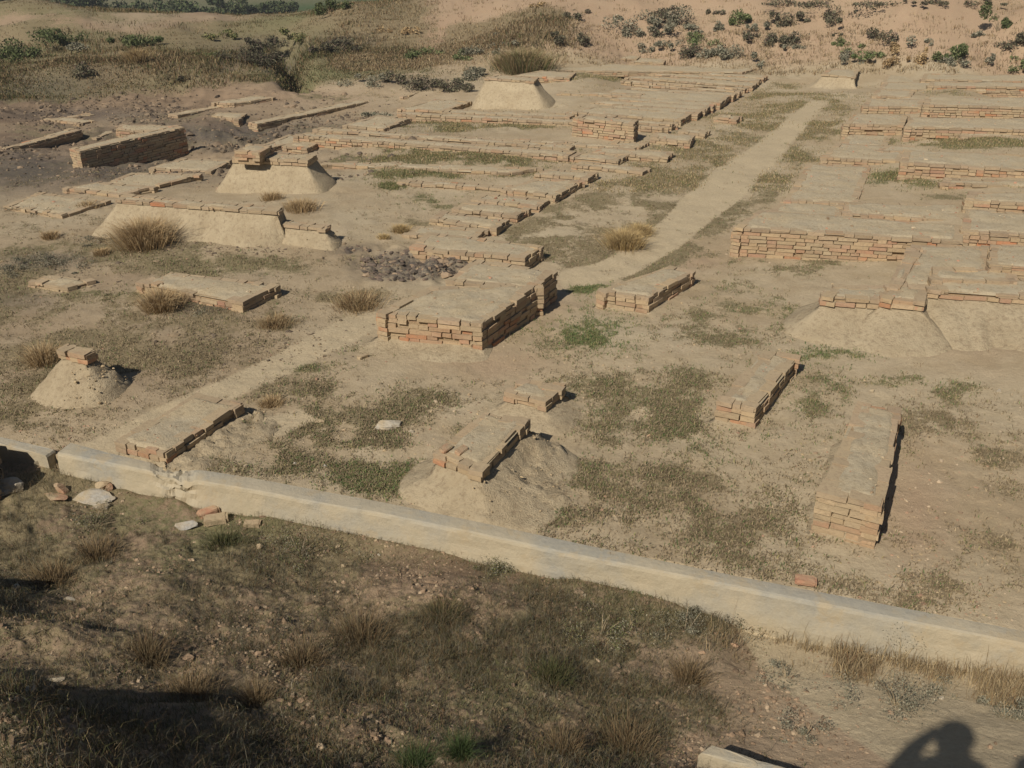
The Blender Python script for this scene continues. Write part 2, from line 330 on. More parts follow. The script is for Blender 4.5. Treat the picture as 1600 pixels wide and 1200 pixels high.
VEG = [ # u, v, ru, rv, density, green
 (925,520,62,26,1.3,1),(870,545,40,18,.6,.5),(1140,505,95,38,.95,.35),(1060,500,45,22,.6,.3),(925,450,48,9,1.2,1),(1000,430,60,10,.7,.4),(1080,400,60,8,.7,.4),(1140,455,50,22,.6,.6),
 (1035,655,120,42,.9,.35),(1090,702,60,26,.9,.55),(940,690,60,16,.5,.3),(1010,600,140,26,.9,.3),(900,600,50,14,.5,.3),
 (500,680,190,46,1.0,.25),(420,715,140,30,1.0,.3),(590,740,90,32,1.1,.6),(680,620,80,22,.8,.3),(620,640,110,22,.7,.2),(740,600,50,12,.8,.3),(700,655,60,18,.8,.4),(520,610,90,20,.6,.2),
 (1050,800,190,75,.85,.15),(900,775,120,46,1.0,.3),(905,740,55,22,1.1,.5),(1200,760,60,14,.5,.3),(1180,860,120,40,.7,.15),(1000,860,140,30,.8,.15),
 (1300,560,55,15,1.2,.9),(1290,615,46,38,.9,.5),(1215,690,26,12,.8,.7),(1300,670,50,24,.6,.3),(1405,595,50,10,.6,.5),(1500,612,36,18,.8,.5),(1480,660,110,40,.7,.1),(1560,700,80,40,.7,.1),(1440,715,40,18,.6,.2),
 (1560,880,90,60,.75,.05),(1480,920,160,36,.7,.05),(1350,910,80,22,.5,.1),(1590,780,60,40,.4,.1),(1200,420,100,14,.7,.3),(1300,405,90,10,.7,.3),(1210,485,40,22,.7,.7),(1180,380,60,8,.5,.3),
 (180,480,190,36,.85,.1),(60,470,90,50,.6,.15),(330,505,110,26,.5,.1),(130,455,70,10,1.1,.7),(400,412,110,18,.8,.3),(500,400,90,16,.5,.2),(80,390,110,14,.9,.25),(40,415,60,12,.9,.2),(150,350,90,14,.5,.1),(380,560,120,26,.4,.1),(100,650,140,26,.8,.15),(250,590,90,20,.5,.1),(60,590,90,60,.4,.1),(30,620,80,40,.5,.1),(440,505,110,18,.8,.1),(540,460,90,14,.8,.15),(470,575,60,8,.9,.6),(540,545,50,8,.9,.6),(420,625,50,8,.8,.2),
 (700,246,200,17,1.4,.45),(760,196,150,8,1.3,.4),(650,272,90,8,.9,.7),(620,290,26,7,1.1,.9),(690,315,60,14,.8,.6),(800,270,80,8,.7,.4),(980,120,230,7,1.2,.35),(750,300,90,8,.3,.2),(640,350,60,10,.5,.2),
 (1500,222,140,13,1.3,.45),(1402,279,52,14,1.3,.7),(1500,290,90,6,.9,.4),(1520,308,90,5,.8,.3),(1550,145,120,6,.6,.3),(1600,250,50,5,.5,.3),
 (900,330,130,30,.75,.3),(880,380,80,30,.85,.25),(1000,320,60,34,.7,.3),(1090,240,90,30,.75,.4),(1160,190,70,22,.8,.3),(1020,285,60,16,.6,.3),(1230,170,60,12,.7,.4),(1260,250,60,20,.7,.4),(1290,205,40,20,.6,.3),(1200,300,60,18,.6,.4),(1180,340,50,12,.6,.4),(1290,150,50,6,.8,.4),
 (200,255,110,26,1.0,.1),(480,205,120,16,1.0,.2),(350,215,150,20,1.0,.1),(100,210,120,16,.8,.1),(300,185,120,8,.8,.1),(520,150,90,14,.6,.15),(60,265,90,30,.9,.1),
 (1060,262,80,60,.5,.3),(960,350,150,40,.5,.3),(1130,215,70,50,.5,.3),(1240,210,34,60,.5,.4),(1180,285,50,40,.5,.35),(1110,360,60,22,.5,.35),(1000,250,60,30,.4,.3)]
def masks(u, v, x, y):
    r0 = np.hypot(x, y); r = r0; near = r0 < rwall(np.clip(np.arctan2(x, y), rad(-40), rad(40)))
    w = 16 * fbm(x, y, .9, 4, 61, .6); w2 = 7 * fbm(x, y, .9, 4, 63, .6)
    uu, vv = u + w * 2, v + w2
    veg = np.zeros(len(u)); grn = np.zeros(len(u)); gw = np.full(len(u), 1e-3)
    for (a, b, ru, rv, d, g) in VEG:
        q = d * np.exp(-(((uu - a) / ru) ** 2 + ((vv - b) / rv) ** 2) ** 1.3); q = np.where(near | (r > 32.5), 0, q)
        veg = np.maximum(veg, q); grn += q * g; gw += q
    grn /= gw
    veg *= np.clip(.62 + 1.5 * fbm(x, y, .42, 4, 65, .6), .05, 1.25); veg = np.maximum(veg, .16 * smooth(fbm(x, y, 1.4, 4, 67) * 4) * (~near))
    path = np.zeros(len(u))
    for p in PATHS: path = np.maximum(path, poly_mask(p, u + w * .2, v + w2 * .3, 3))
    path = np.where((r > 33), 0, path)
    street = poly_mask([(1205,128),(1060,213),(930,288),(862,318),(780,362),(870,424),(1000,442),(1100,402),(1145,352),(1210,312),(1262,258),(1335,170),(1295,148)], u + w, v + w2, 8) * (~near) * (r < 31)
    veg = np.maximum(veg, street * np.clip(.42 + 1.1 * fbm(x, y, .7, 4, 195), .05, .85)); grn = np.where(street > .5, grn * .6, grn)
    lyard = np.exp(-(((u - 170) / 330) ** 4 + ((v - 500) / 150) ** 4)) * (~near) * (r < 20)
    veg = np.maximum(veg, lyard * np.clip(.42 + 1.3 * fbm(x, y, .8, 4, 197), 0, 1))
    veg *= 1 - .93 * path
    # foreground slope
    nf = fbm(x, y, 1.1, 4, 71) + .22
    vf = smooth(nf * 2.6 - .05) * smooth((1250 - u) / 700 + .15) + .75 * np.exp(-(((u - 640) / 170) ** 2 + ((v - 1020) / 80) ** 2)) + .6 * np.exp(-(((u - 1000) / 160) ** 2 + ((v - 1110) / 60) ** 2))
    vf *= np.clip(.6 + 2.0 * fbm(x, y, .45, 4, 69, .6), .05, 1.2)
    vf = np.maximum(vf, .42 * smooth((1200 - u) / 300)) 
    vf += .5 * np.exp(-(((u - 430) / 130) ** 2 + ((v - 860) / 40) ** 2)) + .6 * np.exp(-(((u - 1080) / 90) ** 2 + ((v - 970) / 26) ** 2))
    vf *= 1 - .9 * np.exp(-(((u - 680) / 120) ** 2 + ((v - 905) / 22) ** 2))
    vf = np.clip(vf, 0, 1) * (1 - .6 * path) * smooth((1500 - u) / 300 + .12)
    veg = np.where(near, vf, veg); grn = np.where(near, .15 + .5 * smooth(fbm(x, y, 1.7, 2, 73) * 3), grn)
    # broken ground behind, mound
    bad = smooth((r - 29.8) / 2) * smooth((780 - u) / 260)
    mn = smooth((r - 32.3) / 1.2) * smooth((u - 480) / 200)
    vb = np.clip(.9 + 1.6 * fbm(x, y, 5, 4, 81), 0, 1.2); veg = veg * (1 - bad) + bad * vb
    grn = grn * (1 - bad) + bad * smooth(.22 + 1.3 * fbm(x, y, 6, 3, 83))
    vm = np.clip(.3 + 1.2 * fbm(x, y, 2.5, 4, 85), 0, .7) * (1 - .5 * smooth((u - 800) / 300)); veg = np.where(bad < .3, veg * (1 - mn) + mn * vm, veg)
    pink = np.clip(.75 * mn + .55 * bad * smooth(.5 + 2 * fbm(x, y, 4, 3, 87)) + near * (.55 + .5 * fbm(x, y, 1.2, 3, 89)), 0, 1)
    for (a, b, ru, rv, d) in [(780,570,80,26,.5),(1430,800,60,90,.6),(1520,520,120,40,.35),(1200,370,70,30,.25),(300,150,260,22,.8),(60,250,110,50,.5),(840,470,60,40,.4),(1090,410,40,14,.5)]:
        pink = np.maximum(pink, d * np.exp(-(((u - a) / ru) ** 2 + ((v - b) / rv) ** 2)))
    dark = np.exp(-(((uu - 655) / 90) ** 4 + ((vv - 415) / 24) ** 4)) * (r < 24)
    for (a, b, ru, rv, d) in [(560,388,40,8,.8),(80,405,60,14,.7),(430,265,1,1,0),(330,478,60,10,.7),(350,212,230,24,1.0),(170,268,150,26,.95),(40,262,120,45,1.0),(120,180,180,12,.75),(60,135,120,28,.6),(450,195,120,12,.6),(560,560,1,1,0),(30,470,50,14,.4),(530,72,60,14,.9),(390,85,60,22,.7),(440,105,24,22,.9),(640,125,70,10,.6)]:
        dark = np.maximum(dark, d * np.exp(-(((uu - a) / ru) ** 2 + ((vv - b) / rv) ** 2)) * (~near))
    field = smooth((r - 57) / 6) * smooth((760 - u) / 100)
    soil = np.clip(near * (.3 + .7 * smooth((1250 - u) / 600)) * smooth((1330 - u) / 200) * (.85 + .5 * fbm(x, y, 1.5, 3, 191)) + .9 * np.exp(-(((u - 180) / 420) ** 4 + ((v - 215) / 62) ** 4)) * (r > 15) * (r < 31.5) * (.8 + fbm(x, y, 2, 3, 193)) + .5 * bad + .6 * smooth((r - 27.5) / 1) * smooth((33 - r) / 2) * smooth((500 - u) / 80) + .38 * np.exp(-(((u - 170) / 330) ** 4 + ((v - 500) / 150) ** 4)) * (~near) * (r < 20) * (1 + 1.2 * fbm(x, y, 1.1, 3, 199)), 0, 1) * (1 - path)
    return veg, grn, path, pink, dark, field, soil
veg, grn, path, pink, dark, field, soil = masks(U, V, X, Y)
cols_ok = 1
idx = np.arange(NR_ * NC).reshape(NR_, NC)
jn = np.r_[np.arange(1, NC), 0]
Q = np.stack([idx[:-1, :], idx[:-1][:, jn], idx[1:][:, jn], idx[1:, :]], axis=-1).reshape(-1, 4)
Vt = np.c_[X, Y, Hh]
Q = np.concatenate([Q]); Vt2 = np.vstack([Vt, [[0, 0, 2.9]]])
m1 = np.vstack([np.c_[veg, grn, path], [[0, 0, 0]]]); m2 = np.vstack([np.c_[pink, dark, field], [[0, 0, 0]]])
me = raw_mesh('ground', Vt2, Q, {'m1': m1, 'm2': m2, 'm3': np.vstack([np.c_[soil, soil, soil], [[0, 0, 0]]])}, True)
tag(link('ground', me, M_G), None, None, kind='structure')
print('ground', len(Vt2))

# ------------------------------------------------------------------ brick walls
def boxes(name, C, A, B, Cc, colr, mat, parent, jit=.006):
    """many boxes in one mesh: centres C, half-axis vectors A, B, Cc"""
    C, A, B, Cc = map(lambda q: np.array(q, float), (C, A, B, Cc)); n = len(C)
    sg = np.array([[-1,-1,-1],[1,-1,-1],[1,1,-1],[-1,1,-1],[-1,-1,1],[1,-1,1],[1,1,1],[-1,1,1]], float)
    Vv = C[:, None] + sg[None, :, 0:1] * A[:, None] + sg[None, :, 1:2] * B[:, None] + sg[None, :, 2:3] * Cc[:, None]
    Vv = Vv + rng.uniform(-jit, jit, Vv.shape)
    f = np.array([[0,3,2,1],[4,5,6,7],[0,1,5,4],[1,2,6,5],[2,3,7,6],[3,0,4,7]])
    Ff = (np.arange(n)[:, None, None] * 8 + f[None]).reshape(-1, 4)
    cc = np.repeat(np.array(colr), 8, axis=0)
    return link(name, raw_mesh(name, Vv.reshape(-1, 3), Ff, {'Col': cc}), mat, parent)
def brick_colour(red):
    t = random.random()
    if t < .04 + .5 * red: c = random.choice([(.42,.18,.09),(.39,.21,.13),(.36,.21,.14)])
    elif t < .5: c = random.choice([(.36,.225,.14),(.34,.24,.155),(.38,.25,.15)])
    else: c = random.choice([(.40,.295,.175),(.37,.285,.18),(.42,.31,.19)])
    k = random.uniform(.85, 1.12); return [q * k for q in c]
CH = .055
def quad_world(q, z): return [P3(a, b, z) for a, b in q]
def ccw(p):
    s = sum(p[i].x * p[(i + 1) % len(p)].y - p[(i + 1) % len(p)].x * p[i].y for i in range(len(p)))
    return p if s > 0 else p[::-1]
def solve_top(u, v, hp):
    g = gat(u, v + hp); r = math.hypot(g.x, g.y); return CAMH - r * tand(u, v), g.z
def wall(name, label, q, hp, cat='brick wall', group=None, red=0., cap=True, miss=.03, skirt_=None, mud=False, ztop=None, capdome=.004, zb=None, maxc=40, ref=1, plaster=False, capcol=None, rough_top=True, sh=.25):
    """q: near-left, near-right, far-right, far-left of the top; hp: height of the near face in the picture"""
    zt = ztop if ztop is not None else solve_top(q[ref][0], q[ref][1], hp)[0]
    pts = ccw(quad_world(q, zt))
    gmin = min(gz(p.x, p.y) for p in pts)
    zbot = (gmin if zb is None else zb) - .06
    cen = sum((p for p in pts), Vector()) / len(pts)
    root = empty(name, (cen.x, cen.y, max(zbot + .06, -5)), label, cat, group)
    n = len(pts); C, A, B, Cc, K = [], [], [], [], []
    nc = max(1, min(maxc, int(math.ceil((zt - zbot) / CH)))); far = cen.length > 18
    if mud: nc = min(nc, 2)
    for i in range(n):
        p, e = pts[i], pts[(i + 1) % n]; d = (e - p); Lg = d.length; d = d / Lg; nrm = Vector((d.y, -d.x, 0))
        for k in range(nc):
            t = -.0 if k % 2 == 0 else .0; t += random.uniform(-.02, 0); first = True
            setback = random.uniform(-.006, .006) + (.0 if k == 0 else .004)
            while t < Lg - .02:
                l = (.26 if (random.random() < .55) else .13) * random.uniform(.93, 1.07)
                if first and k % 2: l = .14
                first = False
                l = min(l, Lg - t + .005)
                if l < .03: break
                pm = miss * .6 * (2.6 if k == 0 and rough_top else 1) * (.3 if far else 1)
                if random.random() > pm:
                    hgt = CH * .5 - random.uniform(.002, .0055); out = setback + random.uniform(-.016, .010)
                    if random.random() < .12: out -= random.uniform(.015, .035)
                    dz = random.uniform(-.003, .003) + (random.uniform(-.008, .01) if k == 0 and rough_top else 0)
                    dep = .065
                    c = p + d * (t + l / 2) + nrm * (out - dep) ; c.z = zt - CH * (k + .5) + dz
                    yaw = random.uniform(-.014, .014) * (2 if k == 0 else 1)
                    dd = (d + nrm * yaw).normalized(); nn = Vector((dd.y, -dd.x, 0)); tilt = random.uniform(-.02, .02)
                    C.append(c); A.append(dd * (l / 2 - random.uniform(.003, .010)) + Vector((0, 0, tilt * l / 2))); B.append(nn * dep); Cc.append(Vector((0, 0, hgt)))
                    if k == 0 and random.random() < .75: kk_ = random.uniform(.8, 1.2); K.append([.32 * kk_, .24 * kk_, .16 * kk_])
                    else: K.append(brick_colour(red * (.85 if k > nc * .4 else .3)))
                t += l
    if n and C: boxes('brickwork', C, A, B, Cc, K, M_BR, root, .0035)
    # core and mud cap on the same footprint
    ins = .035
    cpts = []
    for i in range(n):
        a, b_, c_ = pts[i - 1], pts[i], pts[(i + 1) % n]
        d1 = (b_ - a).normalized(); d2 = (c_ - b_).normalized(); n1 = Vector((d1.y, -d1.x, 0)); n2 = Vector((d2.y, -d2.x, 0))
        w = (n1 + n2); w = w / max(w.length_squared / 2, .4) * 1.0
        cpts.append(b_ - w * ins)
    zc = zt - .022
    VV = [(*p.xy, zbot) for p in cpts] + [(*p.xy, zc) for p in cpts]
    FF = [list(range(n, 2 * n))] + [[i, (i + 1) % n, n + (i + 1) % n, n + i] for i in range(n)]
    me_ = bpy.data.meshes.new('core'); me_.from_pydata(VV, [], FF); me_.update(); link('core', me_, M_CORE, root)
    if cap and n == 4: mud_cap(root, pts, zt, capdome, capcol)
    if skirt_: skirt(root, pts, zt - CH * nc if mud else gmin + sh * (zt - gmin), **skirt_)
    return root, pts, zt
def mud_cap(root, pts, zt, dome, matc=None):
    s = max(.03, min(.12, root.location.length * .0035))
    L1 = max((pts[1] - pts[0]).length, (pts[2] - pts[3]).length); L2 = max((pts[2] - pts[1]).length, (pts[3] - pts[0]).length)
    a, b = max(6, int(L1 / s)), max(6, int(L2 / s)); a, b = min(a, 160), min(b, 160)
    S, T = np.meshgrid(np.linspace(0, 1, a + 1), np.linspace(0, 1, b + 1), indexing='ij'); S, T = S.ravel(), T.ravel()
    p = np.array([[q.x, q.y] for q in pts])
    XY = (p[0] * ((1 - S) * (1 - T))[:, None] + p[1] * (S * (1 - T))[:, None] + p[2] * (S * T)[:, None] + p[3] * ((1 - S) * T)[:, None])
    e = np.minimum(np.minimum(S, 1 - S) * L1, np.minimum(T, 1 - T) * L2)
    w = .07 + .18 * fbm(XY[:, 0], XY[:, 1], .55, 3, 91) + .03
    hgt = smooth((e - w * .5) / .045) * (.022 + .014 * np.clip(fbm(XY[:, 0], XY[:, 1], .3, 3, 93), -1, 1) * 2 + dome * smooth(e / .4))
    z = zt - .026 + hgt * 1.1
    ix = np.arange((a + 1) * (b + 1)).reshape(a + 1, b + 1)
    q = np.stack([ix[:-1, :-1], ix[1:, :-1], ix[1:, 1:], ix[:-1, 1:]], -1).reshape(-1, 4)
    cen_ = XY.mean(0); XY = cen_ + (XY - cen_) * (1 - .03 / max(L1, L2, .3) * 2)
    nb = int(min(260, L1 * L2 * 60))
    if nb > 6 and root.location.length < 26:
        k = rng.integers(0, len(z), nb); cm = rocks_mesh('crumbs', np.c_[XY[k], z[k]] + np.c_[rng.uniform(-s / 2, s / 2, (nb, 2)), np.zeros(nb)], rng.gamma(1.3, .0045, nb) + .002, [(.33,.24,.15),(.26,.19,.12),(.40,.33,.22),(.36,.2,.13)])
        oc = link('crumbs', cm, M_CLOD, root); oc['kind'] = 'stuff'
    return link('mud_cap', raw_mesh('mud_cap', np.c_[XY, z], q, None, True), matc or M_CAP, root)
def skirt(root, pts, z0, spread=(.4,.4,.4,.4), rough=.03, mat=None, power=1.35, name='mud_skirt', rings=16, clods=0, inset=.03, step=None):
    """mud piled round a footprint; spread per edge in the order of pts (dict by outward side also allowed)"""
    n = len(pts); cen = sum(pts, Vector()) / n
    st = step or max(.035, min(.12, cen.length * .003)); P, W, Nn = [], [], []
    for i in range(n):
        p, e = pts[i], pts[(i + 1) % n]; d = (e - p); Lg = d.length; d = d / Lg; nrm = Vector((d.y, -d.x, 0))
        az = nrm
        sd = side_spread(nrm, spread); m = max(3, int(Lg / st))
        for k in range(m): P.append(p + d * Lg * (k / m) - nrm * inset); Nn.append(nrm); W.append(sd)
    m = len(P); k = max(3, int(.10 / st))
    for _ in range(3):
        Nn = [sum((Nn[(i + j) % m] for j in range(-k, k + 1)), Vector()).normalized() for i in range(m)]
        W = [sum(W[(i + j) % m] for j in range(-k, k + 1)) / (2 * k + 1) for i in range(m)]
    wob = fbm(np.array([p.x for p in P]), np.array([p.y for p in P]), .45, 3, 203); W = [w_ * (1 + .35 * q_) for w_, q_ in zip(W, wob)]
    rill = np.tile(fbm(np.array([p.x for p in P]) * 1.0, np.array([p.y for p in P]), .10, 3, 205, .6), rings + 1)
    VV = []; 
    for j in range(rings + 1):
        t = j / rings
        for i in range(m):
            s = W[i] * t; x, y = P[i].x + Nn[i].x * s, P[i].y + Nn[i].y * s
            VV.append((x, y, t))
    VV = np.array(VV); x, y, t = VV.T
    g = np.array([gz(a, b) for a, b in zip(x, y)])
    hz = np.maximum(z0 - g, .02)
    prof = (1 - t) ** power
    rk = np.array([1 + 2.2 * max(0, nn.dot(Vector((.94, -.34, 0)))) for nn in Nn]); rk = np.tile(rk, rings + 1) if rough > .03 else 1.0
    nz = fbm(x, y, .5, 4, 95, .55) * (rough * 2) * np.clip(t * 5, 0, 1) * np.clip((1 - t) * 2.4, 0, 1)
    nz += (np.abs(fbm(x, y, .11, 4, 97, .7)) - .15) * (rough * 1.1) * rk * np.clip(t * 5, 0, 1) * np.clip((1 - t) * 3, 0, 1)
    nz = nz - .045 * np.clip(rill, 0, 1) * np.sin(np.clip(t, 0, 1) * 3.14) * (hz > .1)
    z = g + hz * prof + nz - .035 * smooth((t - .8) / .2) - .004
    ix = np.arange((rings + 1) * m).reshape(rings + 1, m); jn2 = np.r_[np.arange(1, m), 0]
    q = np.stack([ix[:-1], ix[1:], ix[1:][:, jn2], ix[:-1][:, jn2]], -1).reshape(-1, 4)
    top = [list(ix[0])]
    o = link(name, raw_mesh(name, np.c_[x, y, z], q, None, True), mat or M_MUD, root)
    if clods:
        sel = rng.integers(0, len(x), clods); sel = sel[(x[sel] - cen.x) * RIGHT[0] + (y[sel] - cen.y) * RIGHT[1] > .05]
        pc = np.c_[x, y, z][sel] + np.c_[rng.uniform(-.04, .04, (len(sel), 2)), np.zeros(len(sel))]
        c = rocks_mesh('clods', pc, rng.gamma(1.6, .0035, len(sel)) + .002, [(.36,.28,.17),(.40,.31,.19),(.38,.30,.18)])
        oc = link('clods', c, M_CLOD, root); oc['kind'] = 'stuff'
    return o
FRONT = Vector((-math.sin(rad(20)) * 0 - .35, -.94, 0)); RIGHT = (.94, -.34)
def side_spread(nrm, sp_):
    f = max(0, nrm.dot(Vector((-.34, -.94, 0)))); b = max(0, -nrm.dot(Vector((-.34, -.94, 0)))); r_ = max(0, nrm.dot(Vector((.94, -.34, 0)))); l = max(0, -nrm.dot(Vector((.94, -.34, 0))))
    s = f ** 2 + b ** 2 + r_ ** 2 + l ** 2
    return (sp_[0] * f * f + sp_[1] * r_ * r_ + sp_[2] * b * b + sp_[3] * l * l) / s
ICO = None
def rocks_mesh(name, C, S, palette, flat=.7):
    """many small irregular stones in one mesh"""
    global ICO
    if ICO is None:
        t = (1 + 5 ** .5) / 2
        v = np.array([(-1,t,0),(1,t,0),(-1,-t,0),(1,-t,0),(0,-1,t),(0,1,t),(0,-1,-t),(0,1,-t),(t,0,-1),(t,0,1),(-t,0,-1),(-t,0,1)], float); v /= np.linalg.norm(v[0])
        f = np.array([(0,11,5),(0,5,1),(0,1,7),(0,7,10),(0,10,11),(1,5,9),(5,11,4),(11,10,2),(10,7,6),(7,1,8),(3,9,4),(3,4,2),(3,2,6),(3,6,8),(3,8,9),(4,9,5),(2,4,11),(6,2,10),(8,6,7),(9,8,1)])
        ICO = (v, f)
    v, f = ICO; n = len(C); C = np.asarray(C, float); S = np.asarray(S, float)
    a = rng.uniform(0, 6.28, n); sc = np.c_[rng.uniform(.7, 1.5, n), rng.uniform(.6, 1.1, n), rng.uniform(.4, 1.0, n) * flat / .7]
    vv = v[None] * (sc * S[:, None])[:, None, :] * rng.uniform(.7, 1.2, (n, 12, 1))
    ca, sa = np.cos(a)[:, None], np.sin(a)[:, None]
    w = np.stack([vv[..., 0] * ca - vv[..., 1] * sa, vv[..., 0] * sa + vv[..., 1] * ca, vv[..., 2]], -1) + C[:, None]
    cc = np.array(palette)[rng.integers(0, len(palette), n)] * rng.uniform(.8, 1.15, (n, 1))
    return raw_mesh(name, w.reshape(-1, 3), (np.arange(n)[:, None, None] * 12 + f[None]).reshape(-1, 3), {'Col': np.repeat(cc, 12, 0)})

def ztop_shadow(u, v, ut, vt):
    """height of a corner seen at (u, v) whose shadow ends at (ut, vt)"""
    p = gat(ut, vt); best = None
    for i in range(1, 400):
        q = p - Ld * (i * .005); a, b = proj(np.array([q.x]), np.array([q.y]), np.array([q.z])); e = abs(a[0] - u)
        if best is None or e < best[0]: best = (e, q.z)
    return best[1]
# ------------------------------------------------------------------ near and middle ruins
PZ = .36; print('shadow heights', ztop_shadow(380,629,447,657), ztop_shadow(828,653,884,700), ztop_shadow(150,547,223,573))
# B1 low platform by the path
wall('brick_platform', 'low mud topped brick platform beside the left path just behind the concrete wall', [(178,690),(258,709),(380,629),(304,613)], 9,
     red=.5, ztop=min(max(ztop_shadow(380,629,447,657), .1), .15), maxc=5, miss=.1, skirt_=dict(spread=(.05,.55,.05,.03), rough=.035, clods=300), mud=True)
wall('brick_pier', 'short leaning brick capped mud pier directly behind the middle of the concrete wall', [(678,707),(752,737),(828,653),(757,643)], 60,
     cat='pier', red=.15, ztop=PZ, mud=True, skirt_=dict(spread=(.36,.75,.15,.5), rough=.032, clods=500, power=1.3), miss=.02)
wall('brick_pier', 'small square brick capped mud pier standing in its own round earth skirt', [(788,612),(853,628),(885,601),(812,590)], 28,
     cat='pier', red=.15, mud=True, skirt_=dict(spread=(.35,.45,.15,.3), rough=.02, power=1.6), miss=.05)
wall('brick_wall', 'narrow free standing brick wall stub in the yard with reddish loose bricks on its front', [(1121,626),(1182,638),(1250,555),(1194,546)], 33, red=.45,
     skirt_=dict(spread=(.12,.1,.05,.25), rough=.012, power=2.2), maxc=6)
wall('brick_wall', 'tall narrow brick wall stub nearest on the right with long dark shaded side', [(1279,766),(1380,791),(1409,638),(1341,627)], 70, red=.3, maxc=9,
     skirt_=dict(spread=(.10,.02,.05,.2), rough=.01, power=2.5))
wall('brick_wall', 'low brick wall stub beside the bend of the dirt street', [(932,454),(1014,465),(1086,422),(1046,415)], 25, red=.3, maxc=5, skirt_=dict(spread=(.1,.12,.05,.03), rough=.01, power=2.))
_, bp, bz = wall('brick_platform', 'largest square brick block with dark right side at the street corner', [(588,489),(753,506),(848,443),(672,447)], 46, red=.4, maxc=9,
     skirt_=dict(spread=(.42,.04,.02,.25), rough=.015, power=2.6))
wall('brick_wall', 'raised rear step of the large corner block with a small brick front', [(697,437),(831,452),(870,424),(742,404)], 22, red=.35, ztop=bz + .004, maxc=9)
wall('brick_pier', 'cone shaped mud pier with a small red brick cap at the left edge', [(90,547),(133,556),(151,546),(103,537)], 45, cat='pier', red=.8, ztop=ztop_shadow(150,547,223,573),
     mud=True, skirt_=dict(spread=(.42,.42,.2,.42), rough=.04, power=1.25, clods=700), miss=.05)
wall('brick_platform', 'flat rectangular mud covered platform with a crumbling brick front in the left yard', [(212,441),(378,472),(438,444),(266,425)], 17, red=.25, maxc=4, miss=.22)
wall('brick_platform', 'small sunken mud pad left of the flat rectangular platform', [(42,440),(105,449),(150,437),(66,427)], 9, red=.1, maxc=3, miss=.2)
# mud plastered long walls, left
wall('mud_wall', 'long mud plastered wall with sloping front behind the dry tussock', [(180,312),(436,332),(443,323),(196,303)], 45, cat='mud wall', mud=True, red=.15, maxc=1,
     skirt_=dict(spread=(.42,.04,.2,.5), rough=.02, power=1.15))
wall('mud_wall', 'short lower mud wall continuing the long plastered wall to the right', [(432,350),(508,358),(516,351),(444,343)], 27, cat='mud wall', mud=True, red=.1, maxc=1,
     skirt_=dict(spread=(.25,.35,.1,.05), rough=.03, power=1.2, clods=200))
_, mp, mz = wall('mud_pillar', 'broad mud covered mass with brick rim and flared sides in the left complex', [(362,245),(480,251),(496,241),(384,234)], 46, cat='pier', mud=True, red=.3, maxc=2,
     skirt_=dict(spread=(.4,.55,.2,.4), rough=.02, power=1.1))
wall('brick_wall', 'small brick step set on top of the broad mud covered mass', [(366,236),(405,238),(426,226),(388,224)], 10, ztop=mz + .16, zb=mz - .02, maxc=3)
wall('mud_pillar', 'pale flared mud pillar with flat top farthest back in the left complex', [(757,122),(834,127),(842,121),(776,116)], 38, cat='pier', mud=True, red=.1, maxc=1,
     skirt_=dict(spread=(.5,.65,.2,.4), rough=.015, power=1.05))
# flat pads and rows of the left complex
G1 = 'mud topped wall strips of the left complex'
def strip(label, q, hp=8, red=.2, **k):
    k.setdefault('group', G1); k.setdefault('maxc', 6); k.setdefault('miss', .04)
    return wall('brick_wall', label, q, hp, red=red, **k)
strip('wide pale mud pad nearest the left picture edge', [(5,322),(98,336),(172,313),(62,300)], 6)
strip('mud pad just behind the wide pale pad at the left', [(98,294),(186,304),(246,291),(150,284)], 5)
strip('mud pad with a dark right edge left of the broad mud mass', [(160,287),(232,295),(316,271),(206,270)], 5)
strip('thin mud strip touching the left foot of the broad mud mass', [(232,262),(330,268),(362,250),(285,247)], 5)
strip('long red faced brick wall along the front of the grassy room', [(458,212),(888,244),(900,236),(480,206)], 10, red=.75)
strip('second long brick wall right behind the red faced one', [(488,203),(890,232),(898,226),(500,198)], 8, red=.6)
strip('mud pad at the left end of the two long brick walls', [(404,228),(420,232),(500,214),(450,210)], 8)
strip('short mud step with dark end left of the grassy room', [(440,228),(480,232),(502,221),(470,219)], 8)
strip('mud pad with three dark notches on the right side of its edge', [(535,196),(600,201),(641,185),(590,179)], 6)
strip('long wall behind the narrow grassy room', [(620,178),(900,192),(905,187),(630,174)], 5, red=.2)
strip('short wall with two dark ends below the farthest mud pillar', [(620,170),(692,174),(738,158),(680,155)], 7)
strip('long mud strip running right from the foot of the farthest mud pillar', [(690,176),(890,184),(900,178),(700,170)], 4)
strip('long low mud wall at the front edge of the grassy room', [(500,256),(800,270),(850,262),(540,252)], 5, maxc=3)
strip('lower mud wall in front of the grassy room with scattered bricks', [(620,285),(800,296),(812,290),(640,280)], 6, red=.4, maxc=3)
strip('high brick faced block with a pale front in the middle of the left complex', [(895,184),(991,194),(998,187),(908,178)], 30, red=.45, maxc=9, group=None)
strip('small brick stub behind the high brick faced block', [(938,180),(958,184),(966,180),(946,177)], 6)
